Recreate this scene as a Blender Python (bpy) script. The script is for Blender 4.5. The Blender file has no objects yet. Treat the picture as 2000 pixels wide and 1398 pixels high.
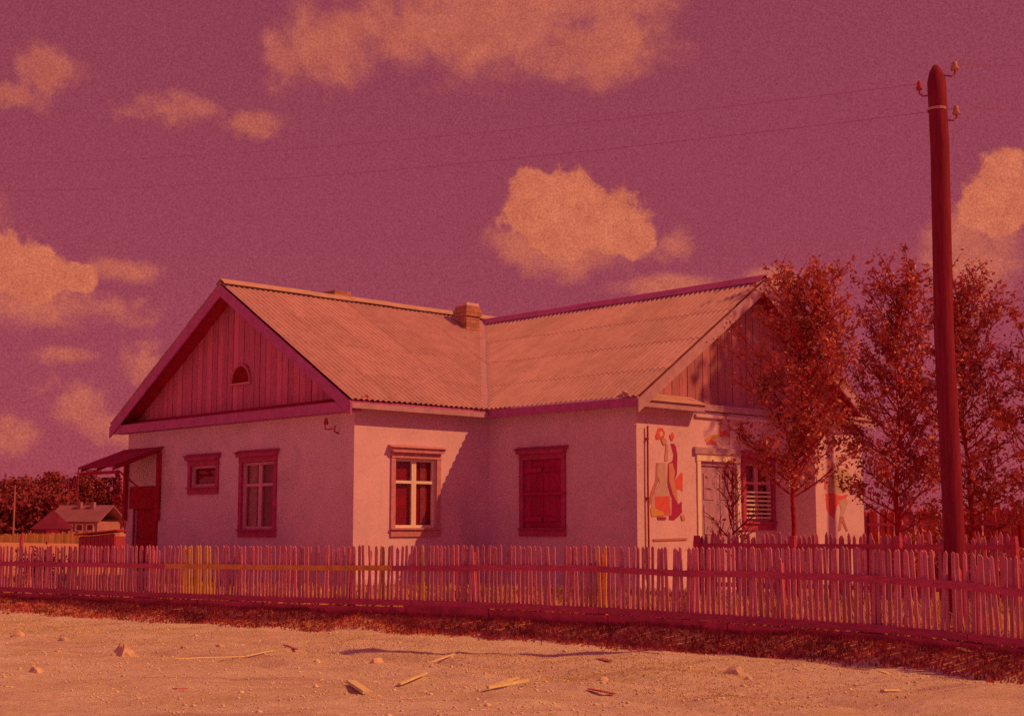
import bpy, bmesh, math, random
import numpy as np
from mathutils import Vector, Matrix
random.seed(7); rng = np.random.default_rng(7)
SC = bpy.context.scene
COL = SC.collection

# ------------------------------------------------------------------ camera
EYE = 1.6
PITCH = math.atan(339 / 2800)
cam = bpy.data.cameras.new('camera'); cam.sensor_width = 36; cam.lens = 2800 / 2000 * 36
cam.clip_end = 6000
co = bpy.data.objects.new('camera', cam); COL.objects.link(co)
co.location = (0, 0, EYE); co.rotation_euler = (math.pi / 2 + PITCH, 0, 0)
SC.camera = co
SC.view_settings.view_transform = 'Standard'; SC.view_settings.look = 'None'
SC.view_settings.exposure = 0; SC.view_settings.gamma = 1
SC.cycles.max_bounces = 6
SC.cycles.use_denoising = False      # the slight sampling grain suits the grainy film

# ------------------------------------------------------------------ house axes (u2 along lit wall, u1 along shaded wall)
A = math.radians(46.5)
U2 = Vector((math.sin(A), math.cos(A), 0)); U1 = Vector((-math.cos(A), math.sin(A), 0))
HOUSE_AT = Vector((-2.9726, 27.0, 0.50))

# ------------------------------------------------------------------ sun and sky
S = (0.65 * U2 - 1.0 * U1 + Vector((0, 0, 1.06))).normalized()     # towards the sun
sl = bpy.data.lights.new('sun', 'SUN'); sl.energy = 3.0; sl.angle = math.radians(0.6); sl.color = (0.93, 0.42, 0.105)
so = bpy.data.objects.new('sun', sl); COL.objects.link(so)
so.rotation_euler = S.to_track_quat('Z', 'Y').to_euler(); so.location = (20, -10, 30)

W = bpy.data.worlds.new('World'); SC.world = W; W.use_nodes = True
nt = W.node_tree; nt.nodes.clear()
def N(tree, typ, **kw):
    n = tree.nodes.new(typ)
    for k, v in kw.items(): setattr(n, k, v)
    return n
def math_node(tree, op, a, b=None, c=None):
    n = N(tree, 'ShaderNodeMath', operation=op)
    for i, v in enumerate((a, b, c)):
        if v is None: continue
        if isinstance(v, (int, float)): n.inputs[i].default_value = v
        else: tree.links.new(v, n.inputs[i])
    return n.outputs[0]
def mixc(tree, fac, a, b, blend='MIX'):
    n = N(tree, 'ShaderNodeMix', data_type='RGBA', blend_type=blend)
    for s, v in ((n.inputs['Factor'], fac), (n.inputs[6], a), (n.inputs[7], b)):
        if isinstance(v, (int, float)): s.default_value = v
        elif isinstance(v, tuple): s.default_value = v if len(v) == 4 else (*v, 1)
        else: tree.links.new(v, s)
    return n.outputs[2]
def ramp(tree, fac, lo, hi):
    n = N(tree, 'ShaderNodeMapRange', interpolation_type='SMOOTHSTEP', clamp=True)
    n.inputs[1].default_value = lo; n.inputs[2].default_value = hi
    tree.links.new(fac, n.inputs[0]); return n.outputs[0]
sky = N(nt, 'ShaderNodeTexSky', sky_type='NISHITA', sun_disc=False)
sky.sun_elevation = math.asin(S.z); sky.sun_rotation = math.atan2(S.x, S.y)
gm = N(nt, 'ShaderNodeGamma'); gm.inputs[1].default_value = 0.22
nt.links.new(sky.outputs[0], gm.inputs[0])
SKY_TINT = (0.252, 0.041, 0.062)
base = mixc(nt, 1.0, gm.outputs[0], SKY_TINT, 'MULTIPLY')
tc = N(nt, 'ShaderNodeTexCoord'); dirv = tc.outputs['Generated']
nrm = N(nt, 'ShaderNodeVectorMath', operation='NORMALIZE'); nt.links.new(dirv, nrm.inputs[0]); dirv = nrm.outputs[0]
def noise(tree, vec, scale, detail=6, rough=0.6, dist=0.0, w=None):
    n = N(tree, 'ShaderNodeTexNoise'); n.inputs['Scale'].default_value = scale
    n.inputs['Detail'].default_value = detail; n.inputs['Roughness'].default_value = rough
    n.inputs['Distortion'].default_value = dist
    if vec is not None: tree.links.new(vec, n.inputs['Vector'])
    return n.outputs['Fac']
f1 = noise(nt, dirv, 22, 8, 0.62); f2 = noise(nt, dirv, 70, 5, 0.6)
def pdir(px, py):
    x, z = (px - 1000) / 2800, (699 - py) / 2800
    v = Vector((x, math.cos(PITCH) - math.sin(PITCH) * z, math.sin(PITCH) + math.cos(PITCH) * z)); return v.normalized()
def cloud_field(blobs):
    field = None
    for px, py, rx, rz in blobs:
        c = pdir(px, py)
        s = N(nt, 'ShaderNodeVectorMath', operation='SUBTRACT'); nt.links.new(dirv, s.inputs[0]); s.inputs[1].default_value = c
        m = N(nt, 'ShaderNodeVectorMath', operation='MULTIPLY'); nt.links.new(s.outputs[0], m.inputs[0])
        m.inputs[1].default_value = (2800 / rx, 3.0, 2800 / rz)
        l = N(nt, 'ShaderNodeVectorMath', operation='LENGTH'); nt.links.new(m.outputs[0], l.inputs[0])
        v = math_node(nt, 'SUBTRACT', 1.0, l.outputs[1])
        field = v if field is None else math_node(nt, 'SMOOTH_MAX', field, v, 0.25)
    return field
f3 = noise(nt, dirv, 34, 3, 0.5)
def wobble(a, b, c):
    o = math_node(nt, 'MULTIPLY', math_node(nt, 'SUBTRACT', f1, 0.5), a)
    o = math_node(nt, 'ADD', o, math_node(nt, 'MULTIPLY', math_node(nt, 'SUBTRACT', f2, 0.5), b))
    return math_node(nt, 'ADD', o, math_node(nt, 'MULTIPLY', math_node(nt, 'SUBTRACT', f3, 0.5), c))
def blob_mask(blobs, lo, hi, wob):
    return ramp(nt, math_node(nt, 'ADD', cloud_field(blobs), wob), lo, hi)
# firm heaped clouds, softer banks, then thin veils
firm = blob_mask([(1045, 368, 62, 48), (1110, 385, 95, 68), (1172, 430, 112, 84), (1230, 465, 70, 58), (1110, 440, 130, 75), (1060, 415, 90, 70), (15, 515, 62, 75), (70, 545, 62, 70),
                  (150, 545, 46, 34), (1935, 400, 70, 70), (1960, 350, 60, 70)], 0.06, 0.30, wobble(0.75, 0.8, 0.6))
soft = blob_mask([(930, 60, 330, 110), (1000, -20, 420, 130), (640, 100, 110, 95), (1180, 90, 190, 80), (1030, 480, 90, 50), (1130, 500, 150, 60), (60, 590, 160, 60), (250, 530, 85, 30), (1905, 520, 120, 100), (1890, 450, 70, 80),
                  (1300, 560, 160, 30), (1510, 548, 60, 30), (2150, 300, 160, 120), (-200, 420, 200, 130)], -0.05, 0.75, wobble(1.5, 0.7, 0.6))
faint = blob_mask([(320, 212, 130, 44), (490, 245, 80, 34), (95, 140, 80, 55), (10, 185, 70, 36), (560, 120, 90, 70), (150, 800, 75, 55), (290, 710, 62, 44), (140, 692, 70, 20), (40, 850, 70, 40), (230, 600, 90, 40), (220, 840, 60, 40), (1310, 480, 60, 40)],
                  0.05, 0.95, wobble(3.0, 1.2, 0.6))
# the rest of the sky goes on, unseen clouds thickened for more ambient light
g1 = noise(nt, dirv, 5.5, 8, 0.6, 0.4)
far = ramp(nt, g1, 0.50, 0.68)
dt = N(nt, 'ShaderNodeVectorMath', operation='DOT_PRODUCT'); nt.links.new(dirv, dt.inputs[0]); dt.inputs[1].default_value = pdir(1000, 600)
outside = ramp(nt, dt.outputs['Value'], 0.93, 0.80)
far = math_node(nt, 'MULTIPLY', far, outside)
cm = math_node(nt, 'MAXIMUM', math_node(nt, 'MULTIPLY', firm, 0.92), math_node(nt, 'MULTIPLY', soft, 0.66))
cm = math_node(nt, 'MAXIMUM', cm, math_node(nt, 'MULTIPLY', faint, 0.55))
cm = math_node(nt, 'MAXIMUM', cm, math_node(nt, 'MULTIPLY', far, 0.7))
mottle = ramp(nt, noise(nt, dirv, 60, 6, 0.7), 0.25, 0.8)
ccol = mixc(nt, mottle, (0.54, 0.128, 0.072), (0.72, 0.195, 0.098))
final = mixc(nt, cm, base, ccol)
# fine film-like grain painted over the sky colour
gr = ramp(nt, noise(nt, dirv, 820, 2, 0.8), 0.25, 0.75)
final = mixc(nt, 1.0, final, mixc(nt, gr, (0.80, 0.68, 0.72), (1.20, 1.32, 1.28)), 'MULTIPLY')
bg = N(nt, 'ShaderNodeBackground'); bg.inputs[1].default_value = 1.0
nt.links.new(final, bg.inputs[0])
wo = N(nt, 'ShaderNodeOutputWorld'); nt.links.new(bg.outputs[0], wo.inputs[0])

# ------------------------------------------------------------------ materials
MATS = {}
def mat(name, col, rough=0.85, var=0.18, scale=6.0, bump=0.0, bscale=30.0, stretch=(1, 1, 1), spec=0.25, col2=None, rnd=0.0, trans=0.0, detail=6, coords='Object'):
    if name in MATS: return MATS[name]
    m = bpy.data.materials.new(name); m.use_nodes = True; t = m.node_tree
    b = t.nodes['Principled BSDF']; b.inputs['Roughness'].default_value = rough
    b.inputs['Specular IOR Level'].default_value = spec
    tcn = N(t, 'ShaderNodeTexCoord'); mp = N(t, 'ShaderNodeMapping'); mp.inputs['Scale'].default_value = stretch
    t.links.new(tcn.outputs[coords], mp.inputs[0])
    oi = N(t, 'ShaderNodeObjectInfo')
    off = N(t, 'ShaderNodeVectorMath', operation='ADD'); t.links.new(mp.outputs[0], off.inputs[0])
    sc = N(t, 'ShaderNodeVectorMath', operation='SCALE'); sc.inputs[0].default_value = (37, 23, 51); t.links.new(oi.outputs['Random'], sc.inputs['Scale'])
    t.links.new(sc.outputs[0], off.inputs[1]); v = off.outputs[0]
    f = noise(t, v, scale, detail, 0.65)
    ff = ramp(t, f, 0.28, 0.72)
    c2 = col2 or tuple(min(1, c * (1 - var) ) for c in col); c1 = col if col2 else tuple(min(1, c * (1 + var)) for c in col)
    out = mixc(t, ff, c1, c2)
    if rnd:
        k = mixc(t, oi.outputs['Random'], (1 - rnd,) * 3, (1 + rnd * 0.6,) * 3)
        out = mixc(t, 1.0, out, k, 'MULTIPLY')
    t.links.new(out, b.inputs['Base Color'])
    if bump:
        bn = noise(t, v, bscale, 5, 0.7)
        bp = N(t, 'ShaderNodeBump'); bp.inputs['Strength'].default_value = bump; bp.inputs['Distance'].default_value = 0.02
        t.links.new(bn, bp.inputs['Height']); t.links.new(bp.outputs[0], b.inputs['Normal'])
    if trans:
        tr = N(t, 'ShaderNodeBsdfTranslucent'); t.links.new(out, tr.inputs[0])
        mx = N(t, 'ShaderNodeMixShader'); mx.inputs[0].default_value = trans
        t.links.new(b.outputs[0], mx.inputs[1]); t.links.new(tr.outputs[0], mx.inputs[2])
        t.links.new(mx.outputs[0], t.nodes['Material Output'].inputs[0])
    MATS[name] = m; return m

PLASTER = mat('plaster', (0.77, 0.53, 0.86), 0.95, 0.07, 1.3, 0.35, 26)
# a second layer of stains on the plaster
def add_stains(m, a, b_, k=1.0):
    t = m.node_tree; b = t.nodes['Principled BSDF']; src = b.inputs['Base Color'].links[0].from_socket
    tcn = N(t, 'ShaderNodeTexCoord'); v = tcn.outputs['Object']; f = noise(t, v, 0.55, 9, 0.7, 1.2)
    f2 = noise(t, v, 17, 3, 0.8)
    mp = N(t, 'ShaderNodeMapping'); mp.inputs['Scale'].default_value = (5, 5, 0.35); t.links.new(v, mp.inputs[0]); f3 = noise(t, mp.outputs[0], 1.0, 6, 0.7)
    o = mixc(t, math_node(t, 'MULTIPLY', ramp(t, f, 0.50, 0.70), 0.55 * k), src, a)
    o = mixc(t, math_node(t, 'MULTIPLY', ramp(t, f3, 0.55, 0.75), 0.35 * k), o, a)
    o = mixc(t, math_node(t, 'MULTIPLY', ramp(t, f2, 0.52, 0.80), 0.75 * k), o, b_)
    o = mixc(t, math_node(t, 'MULTIPLY', ramp(t, f2, 0.45, 0.25), 0.6 * k), o, tuple(min(1, c * 1.25) for c in src.node.inputs[6].default_value[:3]))
    vo = N(t, 'ShaderNodeTexVoronoi', feature='DISTANCE_TO_EDGE'); vo.inputs['Scale'].default_value = 0.75
    wv = N(t, 'ShaderNodeVectorMath', operation='ADD'); nz = N(t, 'ShaderNodeTexNoise'); nz.inputs['Scale'].default_value = 3; t.links.new(v, nz.inputs['Vector']); t.links.new(v, wv.inputs[0]); t.links.new(nz.outputs['Color'], wv.inputs[1]); t.links.new(wv.outputs[0], vo.inputs['Vector'])
    crk = math_node(t, 'MULTIPLY', ramp(t, vo.outputs['Distance'], 0.012, 0.004), math_node(t, 'MULTIPLY', ramp(t, f, 0.5, 0.6), 0.5 * k))
    o = mixc(t, crk, o, b_)
    t.links.new(o, b.inputs['Base Color'])
add_stains(PLASTER, (0.58, 0.38, 0.62), (0.50, 0.30, 0.48))
ASBESTOS = mat('asbestos_cement', (0.68, 0.40, 0.52), 0.9, 0.10, 3.0, 0.3, 40, rnd=0.10, col2=(0.55, 0.30, 0.40))
add_stains(ASBESTOS, (0.54, 0.27, 0.36), (0.42, 0.18, 0.26), 1.0)
RIDGECAP = mat('ridge_cap', (0.58, 0.36, 0.40), 0.9, 0.12, 5, 0.2)
BOARD = mat('weathered_board', (0.70, 0.17, 0.42), 0.9, 0.22, 9, 0.3, 50, stretch=(6, 6, 0.5), rnd=0.22)
BOARD_PALE = mat('pale_gable_board', (0.52, 0.20, 0.36), 0.9, 0.2, 9, 0.3, 50, stretch=(6, 6, 0.5), rnd=0.16)
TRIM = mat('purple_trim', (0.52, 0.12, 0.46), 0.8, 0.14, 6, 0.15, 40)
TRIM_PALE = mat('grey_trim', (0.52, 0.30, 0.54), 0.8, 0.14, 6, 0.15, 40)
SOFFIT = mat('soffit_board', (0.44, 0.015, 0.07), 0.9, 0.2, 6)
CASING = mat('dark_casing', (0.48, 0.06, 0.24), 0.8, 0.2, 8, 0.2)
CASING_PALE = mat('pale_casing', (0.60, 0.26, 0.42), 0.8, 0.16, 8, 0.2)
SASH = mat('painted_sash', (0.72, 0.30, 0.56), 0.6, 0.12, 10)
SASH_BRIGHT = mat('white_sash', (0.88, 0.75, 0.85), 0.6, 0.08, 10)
UNLIT_ROOM = mat('unlit_room_dark', (0.40, 0.006, 0.05), 0.9, 0.3, 2)  # dark sheet behind the panes, its colour standing in for the unlit interior
CURTAIN = mat('curtain', (0.56, 0.22, 0.36), 0.9, 0.2, 6)
def glass():
    m = bpy.data.materials.new('window_glass'); m.use_nodes = True; t = m.node_tree; t.nodes.remove(t.nodes['Principled BSDF'])
    tr = N(t, 'ShaderNodeBsdfTransparent'); tr.inputs[0].default_value = (0.93, 0.90, 0.90, 1); gl = N(t, 'ShaderNodeBsdfGlossy'); gl.inputs['Roughness'].default_value = 0.03
    mx = N(t, 'ShaderNodeMixShader'); mx.inputs[0].default_value = 0.07; t.links.new(tr.outputs[0], mx.inputs[1]); t.links.new(gl.outputs[0], mx.inputs[2])
    t.links.new(mx.outputs[0], t.nodes['Material Output'].inputs[0]); MATS['window_glass'] = m; return m
PANE = glass()
SHUTTER = mat('dark_shutter', (0.46, 0.02, 0.16), 0.8, 0.25, 8, 0.3, 40, stretch=(5, 5, 1), rnd=0.15)
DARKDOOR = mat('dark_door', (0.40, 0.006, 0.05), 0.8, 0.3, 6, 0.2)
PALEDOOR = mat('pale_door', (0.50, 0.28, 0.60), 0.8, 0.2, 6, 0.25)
BRICK = mat('chimney_brick', (0.54, 0.26, 0.24), 0.9, 0.2, 10, 0.4, rnd=0.25)
PICKET = mat('old_picket', (0.66, 0.21, 0.42), 0.9, 0.28, 10, 0.3, 60, stretch=(8, 8, 0.7), rnd=0.26)
PICKET_NEW = mat('new_picket', (0.78, 0.43, 0.20), 0.8, 0.15, 10, 0.2, 60, stretch=(8, 8, 0.7), rnd=0.14)
RAIL = mat('old_rail', (0.58, 0.09, 0.25), 0.9, 0.2, 5, 0.3, 40, stretch=(1, 1, 6), rnd=0.1)
RAIL_NEW = mat('new_rail', (0.72, 0.34, 0.14), 0.85, 0.2, 5, 0.2)
PLINTH = mat('plinth_board', (0.60, 0.09, 0.22), 0.9, 0.28, 4, 0.4, 25, rnd=0.15)
POLEWOOD = mat('pole_wood', (0.23, 0.012, 0.06), 0.85, 0.3, 5, 0.15, 30, stretch=(6, 6, 0.5))
INSULATOR = mat('porcelain', (0.5, 0.24, 0.28), 0.3, 0.1, 10, spec=0.5)
IRON = mat('iron', (0.42, 0.03, 0.07), 0.6, 0.2, 10)
WIRE = mat('wire_metal', (0.45, 0.06, 0.12), 0.6, 0.1, 10)
BARK = mat('bark', (0.40, 0.02, 0.06), 0.9, 0.3, 12, 0.5)
LEAF = mat('leaf', (0.56, 0.13, 0.14), 0.5, 0.4, 3, trans=0.12, spec=0.5)
LEAF2 = mat('leaf_two', (0.54, 0.11, 0.15), 0.5, 0.4, 3, trans=0.12, spec=0.5)
FARLEAF = mat('far_leaf', (0.28, 0.05, 0.09), 0.9, 0.3, 0.4)
FARPINE = mat('far_pine', (0.30, 0.03, 0.10), 0.9, 0.3, 0.4)
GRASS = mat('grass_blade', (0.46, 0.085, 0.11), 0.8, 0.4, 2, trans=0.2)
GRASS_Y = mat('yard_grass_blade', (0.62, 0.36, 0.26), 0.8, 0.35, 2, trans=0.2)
STONE = mat('stone', (0.72, 0.52, 0.50), 0.9, 0.2, 8, 0.5, rnd=0.1)
CHIP = mat('pale_wood', (0.86, 0.74, 0.52), 0.8, 0.15, 8, 0.3, rnd=0.1)
CHIP_DARK = mat('dark_wood', (0.50, 0.10, 0.16), 0.9, 0.2, 8, 0.3)
FARWALL = mat('far_wall', (0.40, 0.19, 0.26), 0.9, 0.1, 1)
FARROOF = mat('far_roof', (0.33, 0.12, 0.22), 0.9, 0.12, 1)
FARDARK = mat('far_gable', (0.24, 0.03, 0.13), 0.9, 0.2, 1)
FARYELLOW = mat('far_board', (0.66, 0.40, 0.20), 0.9, 0.2, 1, rnd=0.3)
PAINT = {k: mat('paint_' + k, v, 0.9, 0.10, 9, 0.25, 26) for k, v in dict(red=(0.72, 0.13, 0.18), orange=(0.70, 0.36, 0.16), grey=(0.58, 0.40, 0.55), plum=(0.42, 0.03, 0.20),
        olive=(0.56, 0.39, 0.40), rust=(0.62, 0.30, 0.30), pale=(0.72, 0.54, 0.68), brown=(0.52, 0.22, 0.28)).items()}

# ground material: trodden soil, thin grass, ruts
def ground_mat(name, road):
    m = bpy.data.materials.new(name); m.use_nodes = True; t = m.node_tree
    b = t.nodes['Principled BSDF']; b.inputs['Roughness'].default_value = 1.0; b.inputs['Specular IOR Level'].default_value = 0.1
    tcn = N(t, 'ShaderNodeTexCoord'); v = tcn.outputs['Object']
    mp = N(t, 'ShaderNodeMapping'); mp.inputs['Scale'].default_value = (0.6, 1.6, 1); mp.inputs['Rotation'].default_value = (0, 0, math.radians(38)); t.links.new(v, mp.inputs[0])
    fine = noise(t, v, 9, 8, 0.75); mid = noise(t, mp.outputs[0], 1.1, 7, 0.65, 0.6); big = noise(t, mp.outputs[0], 0.28, 5, 0.6)
    grit = noise(t, v, 60, 3, 0.8)
    if road:
        c = mixc(t, ramp(t, fine, 0.30, 0.70), (0.78, 0.56, 0.60), (1.0, 0.86, 0.92))
        c = mixc(t, math_node(t, 'MULTIPLY', ramp(t, mid, 0.50, 0.66), 0.5), c, (0.70, 0.58, 0.34))
        c = mixc(t, math_node(t, 'MULTIPLY', ramp(t, big, 0.48, 0.62), 0.45), c, (0.76, 0.54, 0.52))
        st = N(t, 'ShaderNodeMapping'); st.inputs['Scale'].default_value = (0.16, 2.4, 1); st.inputs['Rotation'].default_value = (0, 0, math.radians(40)); t.links.new(v, st.inputs[0])
        strk = noise(t, st.outputs[0], 1.0, 7, 0.7, 0.8)
        c = mixc(t, math_node(t, 'MULTIPLY', ramp(t, strk, 0.54, 0.66), 0.6), c, (0.58, 0.34, 0.40))
        pat = noise(t, v, 0.9, 8, 0.72, 0.5); c = mixc(t, math_node(t, 'MULTIPLY', ramp(t, pat, 0.52, 0.68), 0.45), c, (0.62, 0.40, 0.46))
        c = mixc(t, math_node(t, 'MULTIPLY', ramp(t, strk, 0.42, 0.30), 0.5), c, (1.0, 0.92, 0.84))
        c = mixc(t, ramp(t, grit, 0.60, 0.78), c, (1.0, 0.92, 0.80))
        c = mixc(t, ramp(t, grit, 0.36, 0.24), c, (0.52, 0.30, 0.34))
    else:
        c = mixc(t, ramp(t, fine, 0.3, 0.7), (0.68, 0.28, 0.22), (0.84, 0.46, 0.30))
        c = mixc(t, math_node(t, 'MULTIPLY', ramp(t, mid, 0.5, 0.68), 0.7), c, (0.76, 0.28, 0.26))
    t.links.new(c, b.inputs['Base Color'])
    bp = N(t, 'ShaderNodeBump'); bp.inputs['Strength'].default_value = 0.9; bp.inputs['Distance'].default_value = 0.06
    hh = math_node(t, 'ADD', fine, math_node(t, 'MULTIPLY', grit, 0.35)); t.links.new(hh, bp.inputs['Height']); t.links.new(bp.outputs[0], b.inputs['Normal'])
    return m
ROADMAT = ground_mat('trodden_soil', True); YARDMAT = ground_mat('yard_soil', False)

# ------------------------------------------------------------------ helpers
def link(name, me, material=None, parent=None, loc=None):
    o = bpy.data.objects.new(name, me); COL.objects.link(o)
    if material is not None and me is not None and not me.materials: me.materials.append(material)
    if parent is not None: o.parent = parent
    if loc is not None: o.location = loc
    return o
def pyd(name, v, f, material=None, parent=None, loc=None, smooth=False):
    me = bpy.data.meshes.new(name); me.from_pydata([tuple(p) for p in v], [], f); me.update()
    if smooth: me.polygons.foreach_set('use_smooth', [True] * len(me.polygons))
    return link(name, me, material, parent, loc)
def empty(name, loc, rz=0, parent=None):
    o = bpy.data.objects.new(name, None); COL.objects.link(o); o.location = loc; o.rotation_euler = (0, 0, rz)
    o.empty_display_size = 0.2
    if parent is not None: o.parent = parent
    return o
def tag(o, label=None, cat=None, group=None, kind=None):
    for k, v in (('label', label), ('category', cat), ('group', group), ('kind', kind)):
        if v: o[k] = v
    return o
class MB:
    def __init__(s): s.v = []; s.f = []
    def box(s, x0, x1, y0, y1, z0, z1):
        n = len(s.v); s.v += [(x0, y0, z0), (x1, y0, z0), (x1, y1, z0), (x0, y1, z0), (x0, y0, z1), (x1, y0, z1), (x1, y1, z1), (x0, y1, z1)]
        s.f += [tuple(n + i for i in q) for q in ((0, 3, 2, 1), (4, 5, 6, 7), (0, 1, 5, 4), (1, 2, 6, 5), (2, 3, 7, 6), (3, 0, 4, 7))]; return s
    def prism(s, pts, ext):     # pts: 3-D polygon, ext: extrusion vector
        n = len(s.v); k = len(pts); ext = Vector(ext)
        s.v += [tuple(p) for p in pts] + [tuple(Vector(p) + ext) for p in pts]
        s.f += [tuple(n + i for i in range(k))[::-1], tuple(n + k + i for i in range(k))]
        s.f += [(n + i, n + (i + 1) % k, n + k + (i + 1) % k, n + k + i) for i in range(k)]; return s
    def tube(s, pts, rad, seg=6, cap=True):
        pts = [Vector(p) for p in pts]; n0 = len(s.v)
        rads = rad if isinstance(rad, (list, tuple)) else [rad] * len(pts)
        for i, p in enumerate(pts):
            d = (pts[min(i + 1, len(pts) - 1)] - pts[max(i - 1, 0)]).normalized()
            a = d.cross(Vector((0, 0, 1)) if abs(d.z) < 0.9 else Vector((1, 0, 0))).normalized(); bb = d.cross(a)
            for j in range(seg):
                t = 2 * math.pi * j / seg; s.v.append(tuple(p + (a * math.cos(t) + bb * math.sin(t)) * rads[i]))
        for i in range(len(pts) - 1):
            for j in range(seg):
                q = n0 + i * seg; s.f.append((q + j, q + (j + 1) % seg, q + seg + (j + 1) % seg, q + seg + j))
        if cap:
            s.f.append(tuple(n0 + j for j in range(seg))[::-1]); e = n0 + (len(pts) - 1) * seg; s.f.append(tuple(e + j for j in range(seg)))
        return s
    def build(s, name, material, parent=None, loc=None, smooth=False):
        o = pyd(name, s.v, s.f, material, parent, loc, smooth)
        bm = bmesh.new(); bm.from_mesh(o.data); bmesh.ops.recalc_face_normals(bm, faces=bm.faces); bm.to_mesh(o.data); bm.free()
        return o
def box(name, material, parent, x0, x1, y0, y1, z0, z1): return MB().box(x0, x1, y0, y1, z0, z1).build(name, material, parent)

# ray through a point of the photograph, to find where a thing stands on the ground
cP, sP = math.cos(PITCH), math.sin(PITCH)
def ray(px, py):
    x, z = (px - 1000) / 2800, (699 - py) / 2800
    return Vector((x, cP - sP * z, sP + cP * z))
def at_depth(px, py, Y):
    r = ray(px, py); return Vector((0, 0, EYE)) + r * (Y / r.y)
def on_ground(px, py, z=0.0):
    r = ray(px, py); return Vector((0, 0, EYE)) + r * ((z - EYE) / r.z)

# ------------------------------------------------------------------ terrain
FP = [(-500, 34.0), (0, 29.5), (300, 27.2), (600, 24.7), (900, 22.9), (1200, 20.9), (1450, 19.4), (1600, 18.5), (1800, 17.2), (1950, 16.3), (2250, 14.6)]
FPT = [np.array([(px - 1000) / 2800 * Y / 1.0, Y]) for px, Y in FP]
def fence_dist(x, y):
    """signed distance to the fence line, positive on the road side"""
    x = np.asarray(x, float); y = np.asarray(y, float); best = np.full(x.shape, 1e9); sg = np.ones(x.shape)
    P = [FPT[0] + (FPT[0] - FPT[1]) * 400] + FPT + [FPT[-1] + (FPT[-1] - FPT[-2]) * 400]
    for a, b in zip(P[:-1], P[1:]):
        d = b - a; L = d @ d; t = np.clip(((x - a[0]) * d[0] + (y - a[1]) * d[1]) / L, 0, 1)
        qx, qy = x - a[0] - t * d[0], y - a[1] - t * d[1]; r = np.hypot(qx, qy)
        cr = d[0] * qy - d[1] * qx
        m = r < best; best = np.where(m, r, best); sg = np.where(m, np.where(cr < 0, 1, -1), sg)
    return best * sg
def vnoise(x, y, s, seed):
    r = np.random.default_rng(seed).random((64, 64)); x = x / s; y = y / s
    i = np.floor(x).astype(int); j = np.floor(y).astype(int); u = x - i; v = y - j; u = u * u * (3 - 2 * u); v = v * v * (3 - 2 * v)
    g = lambda a, b: r[a % 64, b % 64]
    return (g(i, j) * (1 - u) + g(i + 1, j) * u) * (1 - v) + (g(i, j + 1) * (1 - u) + g(i + 1, j + 1) * u) * v - 0.5
def height(x, y):
    x = np.asarray(x, float); y = np.asarray(y, float); d = fence_dist(x, y)
    w = d + vnoise(x, y, 1.3, 5) * 0.25
    road = 0.03 + vnoise(x, y, 2.2, 1) * 0.05 + vnoise(x, y, 0.55, 2) * 0.055 + vnoise(x, y, 0.23, 3) * 0.036
    # shallow ruts along the street
    road = road - 0.085 * np.exp(-((d - 3.6 - vnoise(x, y, 4, 9)) / 0.22) ** 2) - 0.08 * np.exp(-((d - 5.0 - vnoise(x, y, 4, 10)) / 0.2) ** 2) + 0.05 * np.exp(-((d - 1.75) / 0.35) ** 2)
    bank = 0.27 + vnoise(x, y, 0.6, 4) * 0.06
    t = np.clip((w - 0.12) / 0.60, 0, 1); t = t * t * (3 - 2 * t)
    front = bank * (1 - t) + road * t
    far = np.clip((np.hypot(x, y) - 60) / 160, 0, 1)
    yard = 0.49 + vnoise(x, y, 1.7, 6) * 0.05 + far * 0.75
    return np.where(d > -0.10, front, yard)
def spaced(lo, hi, step, out, grow=1.22):
    c = list(np.arange(lo, hi + 1e-6, step)); a = [lo]; s = step
    while a[-1] > -out: s *= grow; a.append(a[-1] - s)
    b = [hi]; s = step
    while b[-1] < out: s *= grow; b.append(b[-1] + s)
    return np.array(a[:0:-1] + c + b[1:])
xs = spaced(-13, 9, 0.11, 2500); ys = spaced(9, 32, 0.11, 2500)
GX, GY = np.meshgrid(xs, ys); GZ = height(GX, GY)
V = np.stack([GX.ravel(), GY.ravel(), GZ.ravel()], 1)
nx, ny = len(xs), len(ys)
ii, jj = np.meshgrid(np.arange(nx - 1), np.arange(ny - 1)); q = (jj * nx + ii).ravel()
F = np.stack([q, q + 1, q + nx + 1, q + nx], 1)
cd = fence_dist(V[F].mean(1)[:, 0], V[F].mean(1)[:, 1])
def submesh(name, Fs, material):
    ids, inv = np.unique(Fs, return_inverse=True); inv = inv.reshape(Fs.shape)
    me = bpy.data.meshes.new(name); me.vertices.add(len(ids)); me.vertices.foreach_set('co', V[ids].ravel())
    me.loops.add(Fs.size); me.loops.foreach_set('vertex_index', inv.ravel())
    me.polygons.add(len(Fs)); me.polygons.foreach_set('loop_start', np.arange(0, Fs.size, 4)); me.update(calc_edges=True); me.validate()
    me.polygons.foreach_set('use_smooth', [True] * len(Fs))
    return link(name, me, material)
tag(submesh('dirt_road', F[cd > 0.62], ROADMAT), kind='structure', label='bare trodden dirt street in front of the fence')
tag(submesh('ground', F[cd <= 0.62], YARDMAT), kind='structure', label='grassy plot and fields behind the fence')
def hz(x, y): return float(height(np.array([x]), np.array([y]))[0])

# ------------------------------------------------------------------ the house
H = empty('house', HOUSE_AT, math.pi / 2 - A)
tag(H, 'single-storey plastered shop house with two grey corrugated gable roofs and wall paintings', 'house')
W1, X2, YF, XE = 8.6, 3.45, -4.02, 10.65      # wing width, inner corner, front of right wing, right end
ZT = 3.42                                      # wall top
RZ1, RZ2 = 6.32, 6.19; RY1 = 4.3; RX2 = 7.05   # ridges
EO = 0.28; ZE = 3.56                           # eaves

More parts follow.
